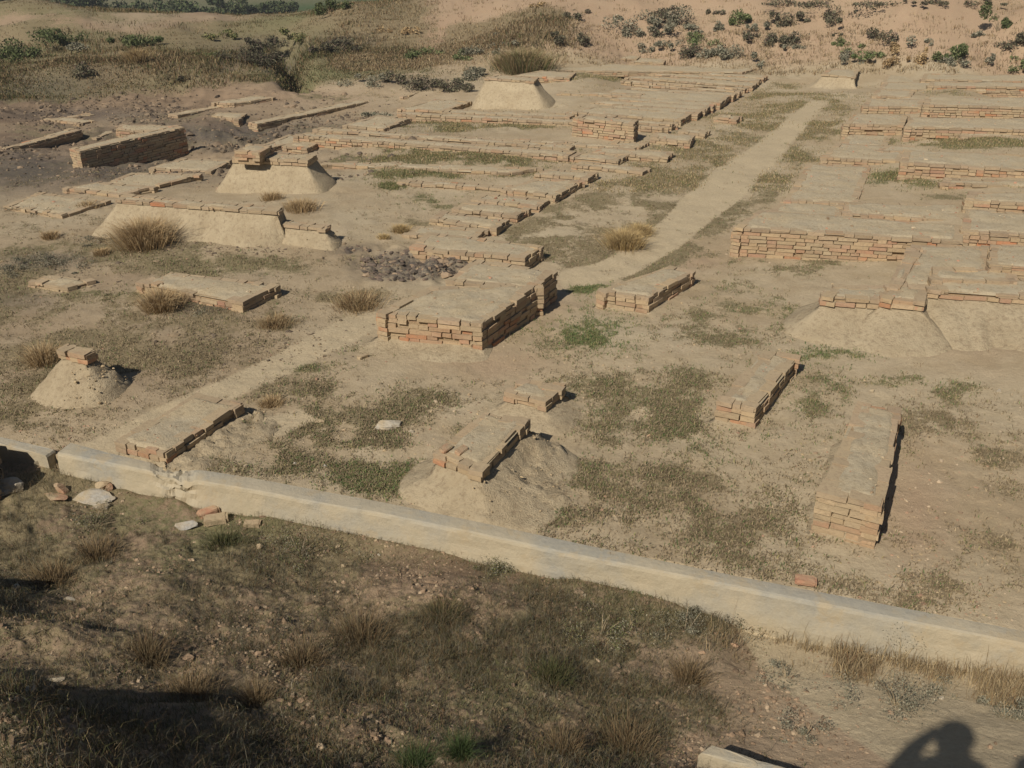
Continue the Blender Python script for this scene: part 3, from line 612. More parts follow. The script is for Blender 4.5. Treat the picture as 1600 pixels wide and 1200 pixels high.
# strips ending on the street, from the front to the back
strip('large flat mud pad in front of the street strips with dark right side', [(640,386),(821,404),(850,384),(668,362)], 22, red=.3)
strip('thin mud pad behind the large flat mud pad', [(628,366),(736,375),(764,357),(650,352)], 8)
strip('first brick fronted strip on the street counted from the corner block', [(671,342),(776,357),(795,343),(690,330)], 12, red=.35)
strip('second strip on the street with a cracked brick edge', [(706,326),(808,338),(829,325),(726,314)], 11, red=.3)
strip('third strip on the street with a short dark end', [(736,312),(842,324),(859,312),(756,301)], 8, red=.3)
strip('long dark ended mud strip running up to the fourth street bay', [(782,296),(868,306),(914,281),(836,279)], 12, red=.3)
strip('grey topped strip beside the fifth street bay', [(834,272),(918,279),(936,269),(858,263)], 9, red=.4)
strip('thin free wall end jutting toward the street', [(893,258),(1004,269),(1018,262),(910,252)], 6, red=.1)
strip('short mud strip with a shaded end behind the jutting wall end', [(888,245),(966,252),(980,243),(905,238)], 8)
strip('pale wall end with a dark face beside the grassy verge', [(925,238),(1043,246),(1053,236),(938,230)], 9, red=.2)
strip('wide pale strip left of the tall dark faced wall end', [(950,228),(1000,230),(1014,222),(960,219)], 5)
strip('tall dark faced wall end with orange bricks near the street', [(1016,215),(1079,221),(1086,211),(1024,207)], 12, red=.8)
strip('narrow wall end above the orange bricked one', [(1060,205),(1101,210),(1110,204),(1068,200)], 8)
strip('separate pale brick cube standing out on the grassy verge', [(1115,183),(1151,187),(1161,181),(1124,178)], 8, red=.3)
back = [(1035,210,1046,203,90),(1050,205,1060,196,140),(1064,198,1086,180,170),(1090,189,1098,176,150),(1102,183,1110,170,180),(1114,177,1121,164,160),(1125,172,1142,153,190),(1146,160,1152,150,170),(1155,154,1160,146,150),(1164,147,1170,141,190),(1176,143,1184,132,200),(1186,135,1192,126,240),(1194,130,1200,122,260)]
ordn = ['first','second','third','fourth','fifth','sixth','seventh','eighth','ninth','tenth','eleventh','twelfth','farthest']
for (a, b, c, d, w), nm in zip(back, ordn):
    wide = (c - a) > 15; h = 10 if b > 150 else 8
    strip(f'{nm} {"wide " if wide else ""}dark ended cross wall in the row receding along the street', [(a - w, b - h - 4 - w * .05), (a, b - h), (c, d - h * .5 + 0), (c - w * .95, d - h * .5 - w * .05)], h, red=.2,
          group='cross walls receding along the far street edge', maxc=3)
# back edge of the left complex
strip('wide pale mud bank closing the back of the left complex', [(838,110),(1160,113),(1186,106),(862,97)], 5, group=None, maxc=3)
strip('far wall with a dark square end at the foot of the mound', [(880,88),(995,92),(1011,80),(890,74)], 8, group=None)
strip('second far wall with a dark end just right of the first', [(985,96),(1037,98),(1047,88),(1000,86)], 8, group=None)
strip('reddish wall remnant at the left end of the back mud bank', [(800,118),(890,122),(900,113),(845,110)], 5, red=.4, group=None, maxc=3)
strip('little brick pad in the farthest grassy room', [(1075,132),(1110,134),(1116,122),(1088,120)], 3, group=None, maxc=2)
strip('thin mud strip behind the farthest grassy room', [(850,138),(1075,142),(1090,136),(860,133)], 4, red=.2, maxc=3)
strip('long low row of bricks across the middle of the far rooms', [(870,160),(1060,168),(1070,162),(880,154)], 4, red=.3, maxc=3)
wall('mud_block', 'isolated mud block with a dark right end at the top of the street', [(1284,116),(1337,120),(1343,108),(1294,107)], 18, cat='mud block', mud=True, maxc=1, red=.2,
     skirt_=dict(spread=(.5,.02,.1,.4), rough=.02, power=2))
# the dig at the left
G2 = 'dark sided walls in the sunken dig'
strip('tall dark sided retaining wall rising above the sunken dig', [(108,232),(124,236),(289,199),(274,195)], 27, red=.5, group=G2, maxc=12)
strip('thin cross wall behind the tall retaining wall', [(128,212),(150,216),(196,199),(180,197)], 4, group=G2, maxc=4)
strip('pale cross wall joining the far end of the tall retaining wall', [(180,202),(262,206),(276,196),(190,194)], 4, group=G2, maxc=4)
strip('mud edge running left from the tall retaining wall to the picture edge', [(0,232),(30,228),(128,203),(110,200)], 5, group=G2, maxc=3)
strip('long narrow dark sided wall across the sunken dig', [(388,191),(402,194),(576,158),(562,155)], 12, red=.3, group=G2, maxc=5)
strip('small dark block at the near end of the long narrow wall', [(330,180),(373,186),(386,177),(340,175)], 12, group=G2, maxc=5)
strip('thin dark wall behind the long narrow one', [(262,178),(278,180),(352,166),(342,164)], 5, group=G2, maxc=3)
strip('pale short wall at the back of the dig under the earth bank', [(330,160),(366,162),(431,152),(400,149)], 5, group=G2, maxc=3)
strip('small L shaped footing at the far left of the dig', [(68,186),(124,193),(149,188),(100,182)], 5, group=G2, maxc=3)
strip('tiny thin footing right behind the small L shaped one', [(105,181),(112,183),(148,179),(140,177)], 3, group=G2, maxc=2)
strip('lone thin footing at the right end of the dig', [(627,150),(632,152),(658,144),(652,143)], 4, red=.4, group=G2, maxc=3)
# right complex
G3 = 'brick fronted terraces of the right complex'
def terr(label, q, hp=8, red=.3, **k):
    k.setdefault('group', G3); k.setdefault('maxc', 9); k.setdefault('miss', .03); k.setdefault('ref', 0)
    if 'ztop' not in k and q[0][1] < 345: hp = hp * 1.5 + 1; q = [q[0], q[1], (q[2][0], q[2][1] - 3), (q[3][0], q[3][1] - 3)]
    return wall('brick_wall', label, q, hp, red=red, **k)
terr('long brick fronted wall facing the yard at the near edge of the right complex', [(1145,355),(1504,377),(1504,351),(1184,327)], 46, red=.3)
terr('raised continuation of the long brick front at the picture edge', [(1501,361),(1760,378),(1760,340),(1510,326)], 34, red=.35)
terr('thin brick ledge with a dark notch behind the long brick front', [(1318,334),(1510,344),(1515,322),(1320,318)], 12, red=.4)
terr('small pad left of the thin brick ledge with orange rubble', [(1196,336),(1316,345),(1320,322),(1220,316)], 6, red=.5)
terr('red edged brick wall at the picture edge above the long front', [(1508,312),(1760,326),(1760,306),(1512,302)], 13, red=.8)
terr('flat mud terrace beside the small green room', [(1225,314),(1340,318),(1362,262),(1262,258)], 7, red=.2)
terr('wide mud terrace carrying orange bricks on its left end', [(1282,246),(1410,252),(1420,232),(1308,226)], 9, red=.8)
terr('long red fronted wall behind the small green room', [(1408,254),(1760,274),(1760,252),(1412,236)], 18, red=.8)
terr('pale mud strip along the near side of the long green room', [(1370,236),(1760,250),(1760,240),(1380,229)], 5, red=.1)
terr('stepped mud pad at the left end of the long green room', [(1312,228),(1385,230),(1396,212),(1325,209)], 6, red=.1)
terr('brick fronted terrace behind the long green room', [(1318,194),(1412,196),(1420,182),(1335,180)], 15, red=.4)
terr('continuing brick front behind the long green room to the picture edge', [(1414,198),(1760,208),(1760,190),(1420,186)], 15, red=.5)
terr('pale stepped wall with pinkish bricks in the right complex', [(1348,166),(1442,168),(1446,158),(1354,156)], 10, red=.3)
terr('red brick wall with deep joints across the far right rooms', [(1443,164),(1760,172),(1760,156),(1446,154)], 17, red=.7)
terr('narrow mud strip in front of the farthest right rooms', [(1362,150),(1424,152),(1430,144),(1370,142)], 5, red=.1)
terr('long pale wall top crossing the farthest right rooms', [(1374,139),(1760,146),(1760,137),(1380,131)], 5, red=.3)
terr('short wall with a dark slit in the farthest right rooms', [(1378,128),(1432,130),(1436,120),(1388,117)], 5, red=.1)
terr('low reddish wall farthest back at the picture edge', [(1440,124),(1760,130),(1760,122),(1444,118)], 4, red=.4)
terr('thin brick row between the far right green strip and the red deep jointed wall', [(1452,180),(1760,188),(1760,180),(1456,174)], 5, red=.4)
terr('pinkish brick row above the long green room at the picture edge', [(1500,212),(1760,218),(1760,212),(1504,207)], 4, red=.4)
terr('low cell wall right of the small green room', [(1470,286),(1760,296),(1760,290),(1474,281)], 6, red=.4)
terr('short divider standing between the two long fronts at right', [(1640,300),(1662,301),(1664,276),(1644,275)], 8, red=.3)
terr('thin mud row just behind the long pale wall top at far right', [(1450,134),(1760,139),(1760,134),(1454,130)], 4, red=.3)
strip('brick row at the front of the farthest left rooms', [(880,178),(1035,185),(1044,181),(888,173)], 4, red=.4, maxc=3)
strip('thin row crossing the farthest rooms near their middle', [(900,152),(1095,158),(1104,154),(906,148)], 4, red=.3, maxc=3)
strip('short mud row right of the farthest mud pillar', [(870,146),(1000,150),(1008,146),(876,142)], 4, red=.2, maxc=3)
strip('thin brick row under the high brick faced block', [(880,226),(990,233),(1000,229),(890,221)], 5, red=.5, maxc=3)
strip('low brick row between the two narrow grassy rooms', [(640,214),(886,224),(890,220),(648,210)], 4, red=.4, maxc=3)
# right near group
ap = dict(spread=(.75,.12,.05,.75), rough=.012, power=1.25)
_, _, qz = terr('small low wall ending left with one bright orange brick', [(1284,463),(1380,470),(1402,446),(1300,444)], 50, red=.6, maxc=2, mud=True, skirt_=dict(spread=(.7,.1,.05,.6), rough=.012, power=1.1), group=None)
terr('short projecting pier with bright orange corner bricks and a long mud apron', [(1376,466),(1446,473),(1452,446),(1400,441)], 62, red=.9, maxc=2, mud=True, skirt_=dict(spread=(.85,.3,.05,.4), rough=.01, power=1.1), group=None, ztop=qz + .03)
terr('thin brick kerb running back from the projecting pier', [(1386,450),(1404,450),(1440,384),(1425,383)], 9, ztop=qz + .04, zb=qz - .2, red=.2, group=None)
terr('broad flat mud terrace behind the projecting pier', [(1404,447),(1548,450),(1548,384),(1432,382)], 9, ztop=qz + .015, zb=qz - .2, red=.1, group=None)
terr('orange bricked wall facing the yard beside the projecting pier', [(1451,452),(1760,474),(1760,440),(1456,430)], 95, ztop=qz + .06, red=.95, maxc=3, mud=True, skirt_=dict(spread=(.8,.1,.05,.3), rough=.012, power=1.0), group=None)
terr('low mud box standing on the broad flat terrace', [(1456,436),(1590,440),(1588,420),(1456,416)], 8, ztop=qz + .11, zb=qz, red=.1, group=None)
terr('raised brick block at the picture edge above the flat terrace', [(1547,414),(1760,428),(1760,384),(1547,382)], 16, ztop=qz + .2, zb=qz, red=.5, group=None)

# ------------------------------------------------------------------ concrete wall
def concrete_wall():
    wn_, wf_ = [P3(a, b, WALLZ) for a, b in WN], [P3(a, b, WALLZ) for a, b in WF]
    n = len(wn_); cum = [0]
    for i in range(1, n): cum.append(cum[-1] + (wn_[i] - wn_[i - 1]).length)
    s = np.arange(0, cum[-1], .03); A_ = np.array([[np.interp(t, cum, [p[k] for p in wn_]) for k in (0, 1)] for t in s]); B_ = np.array([[np.interp(t, cum, [p[k] for p in wf_]) for k in (0, 1)] for t in s])
    k = 9; ker = np.ones(k) / k
    for M in (A_, B_):
        for c in (0, 1): M[k:-k, c] = np.convolve(M[:, c], ker, 'same')[k:-k]
    D = B_ - A_; W = np.linalg.norm(D, axis=1, keepdims=True); Nn = D / W
    prof = [(-.035, -.42), (-.035, -.26), (-.03, -.2), (-.022, -.14), (-.016, -.08), (-.012, -.03), (-.004, -.008), (.012, 0), (.06, .003)]
    rows = [A_ + Nn * o for o, z in prof] + [A_ + D * f for f in (.45, .7)] + [B_ - Nn * .02, B_, B_ + Nn * .01, B_ + Nn * .01]
    zz = [z for o, z in prof] + [.003, .002, 0, -.02, -.2, -.42]
    u0 = np.interp(s, cum, [a for a, b in WN]); gap = np.exp(-(((u0 - 272) / 30) ** 4))
    Vv = []
    for ri, (R_, z) in enumerate(zip(rows, zz)):
        f1 = fbm(R_[:, 0], R_[:, 1] + z * 3, .5, 4, 101); f2 = fbm(R_[:, 0] + z * 5, R_[:, 1], .09, 3, 103)
        o = .012 * f1 + .006 * f2 + gap * .05 * f2 * (z > -.3); R2 = R_ - Nn * o[:, None]
        hz = WALLZ + z + (.010 * f1 + .004 * f2 - gap * (.03 + .09 * np.abs(f2))) * (z > -.1)
        Vv.append(np.c_[R2, hz])
    Vv = np.array(Vv); m, L_ = Vv.shape[:2]; ix = np.arange(m * L_).reshape(m, L_)
    q = np.stack([ix[:-1, :-1], ix[:-1, 1:], ix[1:, 1:], ix[1:, :-1]], -1).reshape(-1, 4)
    base = Vv.reshape(-1, 3); extra = [[ix[j, 0], ix[j + 1, 0], ix[m - 2 - j, 0], ix[m - 1 - j, 0]] for j in range(0, m // 2 - 1)]
    q = np.vstack([q, np.array(extra)])
    o = link('concrete_wall', raw_mesh('concrete_wall', base, q, None, False), M_CON, None, tuple(base[0]))
    tag(o, 'long low weathered concrete retaining wall crossing the whole foreground', 'retaining wall')
concrete_wall()
def cbox(name, label, q, hp, cat, th=None, dz=0., mat=None, zbelow=.4):
    zt = solve_top(q[1][0], q[1][1], hp)[0] + dz; pts = ccw(quad_world(q, zt)); n = len(pts)
    S_ = 24; VV = []; 
    per = []
    for i in range(n):
        for k in range(S_): per.append(pts[i].lerp(pts[(i + 1) % n], k / S_))
    cen = sum(pts, Vector()) / n
    for (ins, z) in ((0, -zbelow), (0, -.02), (.012, 0), (.05, .004)):
        for p in per:
            w = (cen - p); w.z = 0; f = .006 * float(fbm(p.x, p.y + z, .1, 3, 111)); pp = p + w.normalized() * (ins + f); VV.append((pp.x, pp.y, zt + z + f))
    m = len(per); VV.append((cen.x, cen.y, zt + .004)); FF = []
    for r_ in range(3):
        for i in range(m): FF.append([r_ * m + i, r_ * m + (i + 1) % m, (r_ + 1) * m + (i + 1) % m, (r_ + 1) * m + i])
    for i in range(m): FF.append([3 * m + i, 3 * m + (i + 1) % m, 4 * m])
    me_ = bpy.data.meshes.new(name); me_.from_pydata(VV, [], FF); me_.update()
    o = link(name, me_, mat or M_CON, None, (cen.x, cen.y, zt - .1)); tag(o, label, cat); return o
cbox('concrete_kerb', 'concrete kerb edge at the bottom with a dark shadow behind it', [(1092,1176),(1262,1228),(1276,1214),(1110,1163)], 18, 'kerb', dz=.01)
cbox('drain_wall', 'low concrete drain wall joining the left end of the long retaining wall', [(-120,664),(72,712),(86,703),(-110,655)], 22, 'drain wall')
cbox('drain_wall', 'thin dark concrete baffle inside the drain at the left edge', [(52,722),(88,712),(89,707),(56,716)], 14, 'drain wall', dz=-.02)
wall('brick_wall', 'added brick stub, unseen left of the view, that shades the drain wall', [(-150,700),(-34,728),(-10,690),(-120,665)], 60, red=.4, maxc=9)  # unseen block, added so that its shadow falls on the drain face

# ------------------------------------------------------------------ loose stones and bricks
def stone(label, u, v, w, h, mat=M_STONE, name='rock', cat='rock', group=None, flat=.5, yaw=0, dx=1.0, lift=0):
    """irregular stone: w, h in picture pixels, centre at (u, v)"""
    g = gat(u, v + h * .35); d = (g - Vector((0, 0, CAMH))).length; W = w * d / F
    import bmesh
    bm = bmesh.new(); bmesh.ops.create_icosphere(bm, subdivisions=4, radius=1); sd = random.uniform(0, 99)
    Hz = h * d / F * .75 * flat / .5; Dp = max(W * .55, h * d / F * .9) * dx
    cut = [(Vector((random.gauss(0, 1), random.gauss(0, 1), random.gauss(0, .7))).normalized(), random.uniform(.42, .75)) for _ in range(12)]
    for vt in bm.verts:
        p = vt.co.copy()
        for nrm, dd in cut:
            k = p.dot(nrm)
            if k > dd: p -= nrm * (k - dd) * .97
        f = 1 + .16 * float(fbm(p.x + sd, p.y + p.z * 1.7, .6, 4, 121))
        p *= f; vt.co = (p.x * W / 2, p.y * Dp / 2, p.z * Hz / 2)
    me_ = bpy.data.meshes.new(name); bm.to_mesh(me_); bm.free(); me_.polygons.foreach_set('use_smooth', [False] * len(me_.polygons))
    o = bpy.data.objects.new(name, me_); col.objects.link(o); me_.materials.append(mat); o.location = (g.x, g.y, gz(g.x, g.y) + Hz * .18 + lift); o.rotation_euler = (random.uniform(-.1, .1), random.uniform(-.1, .1), yaw)
    tag(o, label, cat, group); return o
M_REDST = rock_mat('red_brick_piece', (.36, .17, .11), (.44, .27, .17)); M_TANST = rock_mat('dusty_piece', (.36, .27, .17), (.44, .34, .22)); M_WHITE = rock_mat('pale_stone', (.36, .34, .28), (.47, .44, .37)); M_DARKST = rock_mat('dark_piece', (.10, .06, .045), (.2, .13, .1))
def loose_brick(label, u, v, w, h, yaw, mat=M_REDST, tilt=0, z=None, L_=.28, size=None, group=None):
    import bmesh
    g = gat(u, v) if z is None else P3(u, v, z); d = (g - Vector((0, 0, CAMH))).length
    L_ = w * d / F if size is None else size
    bm = bmesh.new(); bmesh.ops.create_cube(bm, size=1); bmesh.ops.bevel(bm, geom=bm.edges[:], offset=.1, segments=2, affect='EDGES')
    bmesh.ops.subdivide_edges(bm, edges=bm.edges[:], cuts=1)
    for vt in bm.verts: vt.co = Vector((vt.co.x * L_, vt.co.y * L_ * .55, vt.co.z * L_ * .3)) * (1 + .06 * random.uniform(-1, 1))
    me_ = bpy.data.meshes.new('loose_brick'); bm.to_mesh(me_); bm.free(); me_.materials.append(mat)
    o = bpy.data.objects.new('loose_brick', me_); col.objects.link(o); zz = gz(g.x, g.y) if z is None else z
    o.location = (g.x, g.y, zz + L_ * .12); o.rotation_euler = (tilt, random.uniform(-.08, .08), yaw); tag(o, label, 'brick', group); return o
stone('flat whitish stone slab lying in the dry grass behind the left platform', 608, 659, 56, 22, M_WHITE, flat=.4)
stone('small dusty stone left of the flat whitish slab', 498, 656, 24, 10, M_TANST)
stone('large rough grey boulder at the left picture edge', 22, 752, 62, 40, M_STONE)
stone('broad grey cracked slab lying by the left end of the retaining wall', 143, 770, 70, 34, M_STONE, flat=.4)
stone('pale lumpy rock right in front of the cracked slab', 158, 787, 34, 26, M_WHITE)
stone('pinkish rock on the upper left of the cracked slab', 96, 757, 30, 26, M_REDST)
stone('long broken brick edge under the cracked slab', 90, 772, 50, 14, M_REDST, flat=.3, yaw=-.5)
stone('small block leaning at the foot of the wall behind the slab', 158, 755, 30, 18, M_TANST)
stone('dark upright chip beside the small leaning block', 173, 757, 10, 22, M_REDST)
stone('rounded grey rock leftmost of the three by the wall', 296, 815, 42, 22, M_STONE)
loose_brick('pinkish brick rear of the three pieces by the wall', 326, 803, 30, 14, .6, M_REDST)
loose_brick('tan brick on the right of the three pieces by the wall', 338, 815, 34, 18, .3, M_TANST)
loose_brick('single tan brick end standing by the wall right of the three pieces', 395, 821, 24, 14, .1, M_TANST)
loose_brick('lone brick lying in front of the large corner block', 567, 559, 17, 12, .9, M_TANST)
loose_brick('flat orange brick lying on top of the long concrete wall', 1258, 910, 30, 9, -.2, M_REDST, z=WALLZ)
loose_brick('small pink brick piece beside the small square pier', 962, 889 - 0, 8, 6, .4, M_REDST)
loose_brick('orange brick half hidden in dry weeds below the wall', 1298, 998, 14, 8, .2, M_REDST)
stone('dark splintered lump at the foot of the concrete wall', 904, 922, 26, 14, M_DARKST)
stone('pale pebble beside the dark splintered lump', 913, 929, 9, 8, M_WHITE)
stone('pale rock under the brown shrub on the lower slope', 1082, 1071, 20, 10, M_WHITE)
stone('pinkish rock by the flat lane edge', 1148, 1006, 16, 11, M_REDST)
stone('pinkish rock pair member above the brown shrub', 1098, 1018, 14, 8, M_REDST)
stone('small round whitish stone just above the head shadow', 1471, 1089, 9, 9, M_WHITE)
stone('grey stone in the shaded grass at the lower left', 48, 1072, 22, 26, M_STONE)
stone('reddish pointed stone on the bottom slope', 586, 1153, 13, 14, M_REDST)
stone('pale stone near the left edge of the slope', 24, 914, 16, 9, M_WHITE)
stone('bluish stone lying in the dry grass on the left slope', 108, 933, 20, 9, M_STONE)
stone('small white chip lying on the lower left slope', 87, 1060, 26, 6, M_WHITE)
stone('tan rock below the dark patch at the bottom left', 120, 1140, 30, 16, M_TANST)
for (u, v, s, lab) in [(587,844,7,'small brown stone just under the wall, leftmost of three'),(603,853,8,'small brown stone just under the wall, middle of three'),(621,851,5,'tiny brown stone just under the wall, rightmost of three'),(592,866,7,'reddish pebble below the three small stones'),(536,882,11,'grey stone beside the bushy clump below the wall'),(529,853,11,'dark grey stone beside the green clump below the wall'),(405,853,14,'grey stone poking out of the green clump below the wall'),(461,764-40,8,'whitish pebble in the dry grass behind the wall'),(509,727,9,'dark red pebble in the dry grass behind the wall'),(1014,680,9,'pale pebble between the piers and the wall stub'),(733,615,8,'white pebble in front of the large corner block'),(674,642,7,'red pebble right of the flat whitish slab'),(537,671,7,'tan pebble left of the flat whitish slab'),(642,673,10,'tan pebble touching the flat whitish slab'),(1362,610,9,'small dark stone in the right yard'),(1561,610,8,'small pale stone in the upper right yard'),(1277,1025,5,'tiny white chip on the flat lane'),(1170,985-8,8,'reddish pebble beside the trench weeds')]:
    stone(lab, u, v, s, s * .75, random.choice([M_TANST, M_REDST, M_STONE]), name='pebble', cat='pebble', flat=.7)
p2 = PZ
loose_brick('left of two loose bricks tilted on top of the middle pier', 697, 703, 22, 14, 1.0, M_REDST, z=p2 - .005, tilt=.3)
loose_brick('right of two loose bricks tilted on top of the middle pier', 721, 706, 22, 14, 1.0, M_REDST, z=p2 - .005, tilt=.3)
# charred rubble heap and loose gravel (nobody could count it)
def scatter(maskf, n):
    p = np.clip(maskf, 0, None); p = p / p.sum(); k = rng.choice(len(p), n, p=p)
    j = rng.uniform(-.5, .5, (n, 2)); r = np.hypot(X[k], Y[k]); dr = r * r * .00115 / 4.5; a = np.arctan2(X[k], Y[k]) + j[:, 0] * .0014; rr = r + j[:, 1] * dr
    return np.c_[rr * np.sin(a), rr * np.cos(a), Hh[k]], k
R0 = np.hypot(X, Y); R_ = R0; inv = (U > -60) & (U < 1660) & (V > -10) & (V < 1260)
NEAR = R0 < rwall(np.clip(np.arctan2(X, Y), rad(-40), rad(40))) - .02
P, k = scatter(inv * (dark > .5) * (R_ < 22) * (np.abs(U - 650) < 110), 900)
o = link('rubble', rocks_mesh('rubble', P, rng.gamma(1.6, .012, len(P)) + .006, [(.09,.075,.06),(.12,.095,.075),(.16,.12,.09),(.28,.21,.14)], .45), M_CLOD); tag(o, 'dark charred rubble spread between the tussocks and the corner block', 'rubble', kind='stuff')
w = inv * (R_ > 17) * (R_ < 31.2) * np.exp(-(((U - 250) / 330) ** 4 + ((V - 215) / 62) ** 4)) * (.2 + smooth(fbm(X, Y, 1.5, 3, 135) * 3)); P, k = scatter(w, 5000)
o = link('rubble', rocks_mesh('rubble', P, rng.gamma(1.6, .014, len(P)) + .006, [(.13,.10,.07),(.18,.14,.095),(.10,.08,.06),(.24,.18,.12)]), M_CLOD); tag(o, 'dark broken earth and rubble littering the sunken dig', 'rubble', kind='stuff')
w = inv * NEAR * (.12 + smooth(fbm(X, Y, .6, 3, 131) * 3 + .1)) * (1 - .85 * path); P, k = scatter(w, 14000)
sz = rng.gamma(1.2, .0044, len(P)) + .002
o = link('gravel', rocks_mesh('gravel', P, np.minimum(sz, .035), [(.26,.185,.12),(.28,.20,.13),(.22,.155,.10),(.35,.27,.18),(.18,.13,.085)]), M_CLOD); tag(o, 'clods and pebbles strewn over the foreground slope', 'gravel', kind='stuff')
w = inv * (~NEAR) * (R_ < 20) * (.1 + smooth(fbm(X, Y, .9, 3, 133) * 3)) * (1 - .8 * path) * (1 + 5 * np.exp(-(((U - 330) / 160) ** 2 + ((V - 385) / 20) ** 2))); P, k = scatter(w, 6000)
o = link('gravel', rocks_mesh('gravel', P, rng.gamma(1.3, .0035, len(P)) + .002, [(.36,.28,.17),(.32,.21,.14),(.24,.18,.12),(.40,.32,.22)]), M_CLOD); tag(o, 'small stones and brick crumbs scattered over the excavated yard', 'gravel', kind='stuff')

w = inv * (~NEAR) * (R_ < 22) * (np.exp(-(((U - 360) / 150) ** 2 + ((V - 385) / 18) ** 2)) + .5 * np.exp(-(((U - 400) / 120) ** 2 + ((V - 540) / 30) ** 2)) + .5 * np.exp(-(((U - 100) / 140) ** 2 + ((V - 420) / 30) ** 2))); P, k = scatter(w, 1100)
o = link('gravel', rocks_mesh('gravel', P, rng.gamma(1.5, .006, len(P)) + .004, [(.16,.125,.085),(.22,.17,.11),(.12,.095,.07)]), M_CLOD); tag(o, 'dark crumbs of brick and earth in front of the mud plastered wall', 'gravel', kind='stuff')
# ------------------------------------------------------------------ plants
def blades(name, P, h, wd, colr, lean=.5, parent=None, out=None, mat=None):
    """grass blades as bent strips; out: preferred lean direction per blade"""
    n = len(P); a = rng.uniform(0, 6.283, n); d = np.c_[np.cos(a), np.sin(a)] * rng.uniform(.1, 1, (n, 1)) * lean
    if out is not None: d = d * .35 + out * lean
    b = rng.uniform(0, 6.283, n); wv = np.c_[np.cos(b), np.sin(b), np.zeros(n)] * (wd / 2)[:, None]
    h = h[:, None] if h.ndim == 1 else h
    base = P - np.array([0, 0, .01]); mid = P + np.c_[d * h * .4, h * .6]; tip = P + np.c_[d * h * 1.15, h * (1 - .3 * np.linalg.norm(d, axis=1, keepdims=True))]
    Vv = np.stack([base - wv, base + wv, mid - wv * .8, mid + wv * .8, tip], 1).reshape(-1, 3)
    f = np.array([[0,1,3],[0,3,2],[2,3,4]]); Ff = (np.arange(n)[:, None, None] * 5 + f[None]).reshape(-1, 3)
    return link(name, raw_mesh(name, Vv, Ff, {'Col': np.repeat(colr, 5, 0)}), mat or M_BLADE, parent)
STRAW = np.array([(.34,.26,.14),(.28,.20,.10),(.42,.33,.19),(.20,.15,.085),(.24,.15,.08)]); OLIVE = np.array([(.13,.14,.055),(.17,.17,.07),(.10,.12,.05),(.22,.19,.09)]); GREEN = np.array([(.07,.12,.04),(.10,.15,.05),(.13,.17,.07)]); GREYG = np.array([(.17,.17,.12),(.22,.21,.15),(.13,.13,.09),(.28,.25,.18)])
def pick(pal, n): return pal[rng.integers(0, len(pal), n)] * rng.uniform(.75, 1.2, (n, 1))
def tufts(P, per, spread_):
    n = len(P); q = np.repeat(P, per, 0); q[:, :2] += rng.normal(0, 1, (len(q), 2)) * np.repeat(spread_, per)[:, None]; return q
# foreground slope grass
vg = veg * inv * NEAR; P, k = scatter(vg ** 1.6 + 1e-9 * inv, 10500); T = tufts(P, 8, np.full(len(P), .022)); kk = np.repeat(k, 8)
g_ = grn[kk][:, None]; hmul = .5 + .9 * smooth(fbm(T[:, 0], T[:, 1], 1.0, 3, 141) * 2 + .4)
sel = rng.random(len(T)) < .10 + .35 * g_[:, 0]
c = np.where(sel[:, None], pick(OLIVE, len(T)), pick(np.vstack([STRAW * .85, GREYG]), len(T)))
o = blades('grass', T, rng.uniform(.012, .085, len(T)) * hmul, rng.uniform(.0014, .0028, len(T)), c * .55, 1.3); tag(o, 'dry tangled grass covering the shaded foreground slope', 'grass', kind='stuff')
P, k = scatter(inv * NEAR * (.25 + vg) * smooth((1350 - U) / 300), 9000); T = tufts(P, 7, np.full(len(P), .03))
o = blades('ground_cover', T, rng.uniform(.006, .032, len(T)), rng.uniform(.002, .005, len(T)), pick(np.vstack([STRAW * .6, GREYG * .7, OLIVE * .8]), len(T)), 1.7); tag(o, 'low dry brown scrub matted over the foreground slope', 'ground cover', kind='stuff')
# low herbs in the yard: small leafy mats
vg = veg * inv * (~NEAR) * (R_ < 21); P, k = scatter(vg ** 1.3 * (1 + grn), 20000); T = tufts(P, 8, np.full(len(P), .03)); kk = np.repeat(k, 8)
sel = rng.random(len(T)) < .08 + .85 * grn[kk] ** 1.3
HB = np.array([(.26,.205,.125),(.21,.165,.10),(.32,.255,.16),(.17,.135,.085)]); c = np.where(sel[:, None], pick(np.vstack([OLIVE * 1.2, GREEN * 1.1]), len(T)), pick(HB, len(T)))
o = blades('ground_cover', T, rng.uniform(.008, .04, len(T)), rng.uniform(.004, .010, len(T)), c, 1.6); tag(o, 'patchy low brown and green ground cover in the yard and street', 'ground cover', kind='stuff')
vg = veg * inv * (~NEAR) * (R_ > 11) * (R_ < 31) * (V < 300) * (1 - smooth((600 - U) / 60) * (V > 120)); P, k = scatter(vg ** 1.5, 15000); T = tufts(P, 5, np.full(len(P), .07)); kk = np.repeat(k, 5)
sel = rng.random(len(T)) < .3 + .6 * grn[kk]
c = np.where(sel[:, None], pick(OLIVE, len(T)), pick(STRAW[:4], len(T))); o = blades('grass', T, rng.uniform(.012, .05, len(T)), rng.uniform(.006, .014, len(T)), c, 1.2); tag(o, 'short olive grass growing in the old rooms and the dig', 'grass', kind='stuff')
vg = veg * inv * (R_ > 30.6) * (R_ < 56); P, k = scatter(vg ** 1.3 * (U < 900) * R_ , 15000); T = tufts(P, 6, np.full(len(P), .15)); kk = np.repeat(k, 6)
sel = rng.random(len(T)) < .25 + .6 * grn[kk]; hm = .4 + 1.3 * smooth(fbm(T[:, 0], T[:, 1], 3.0, 3, 151) * 2 + .3)
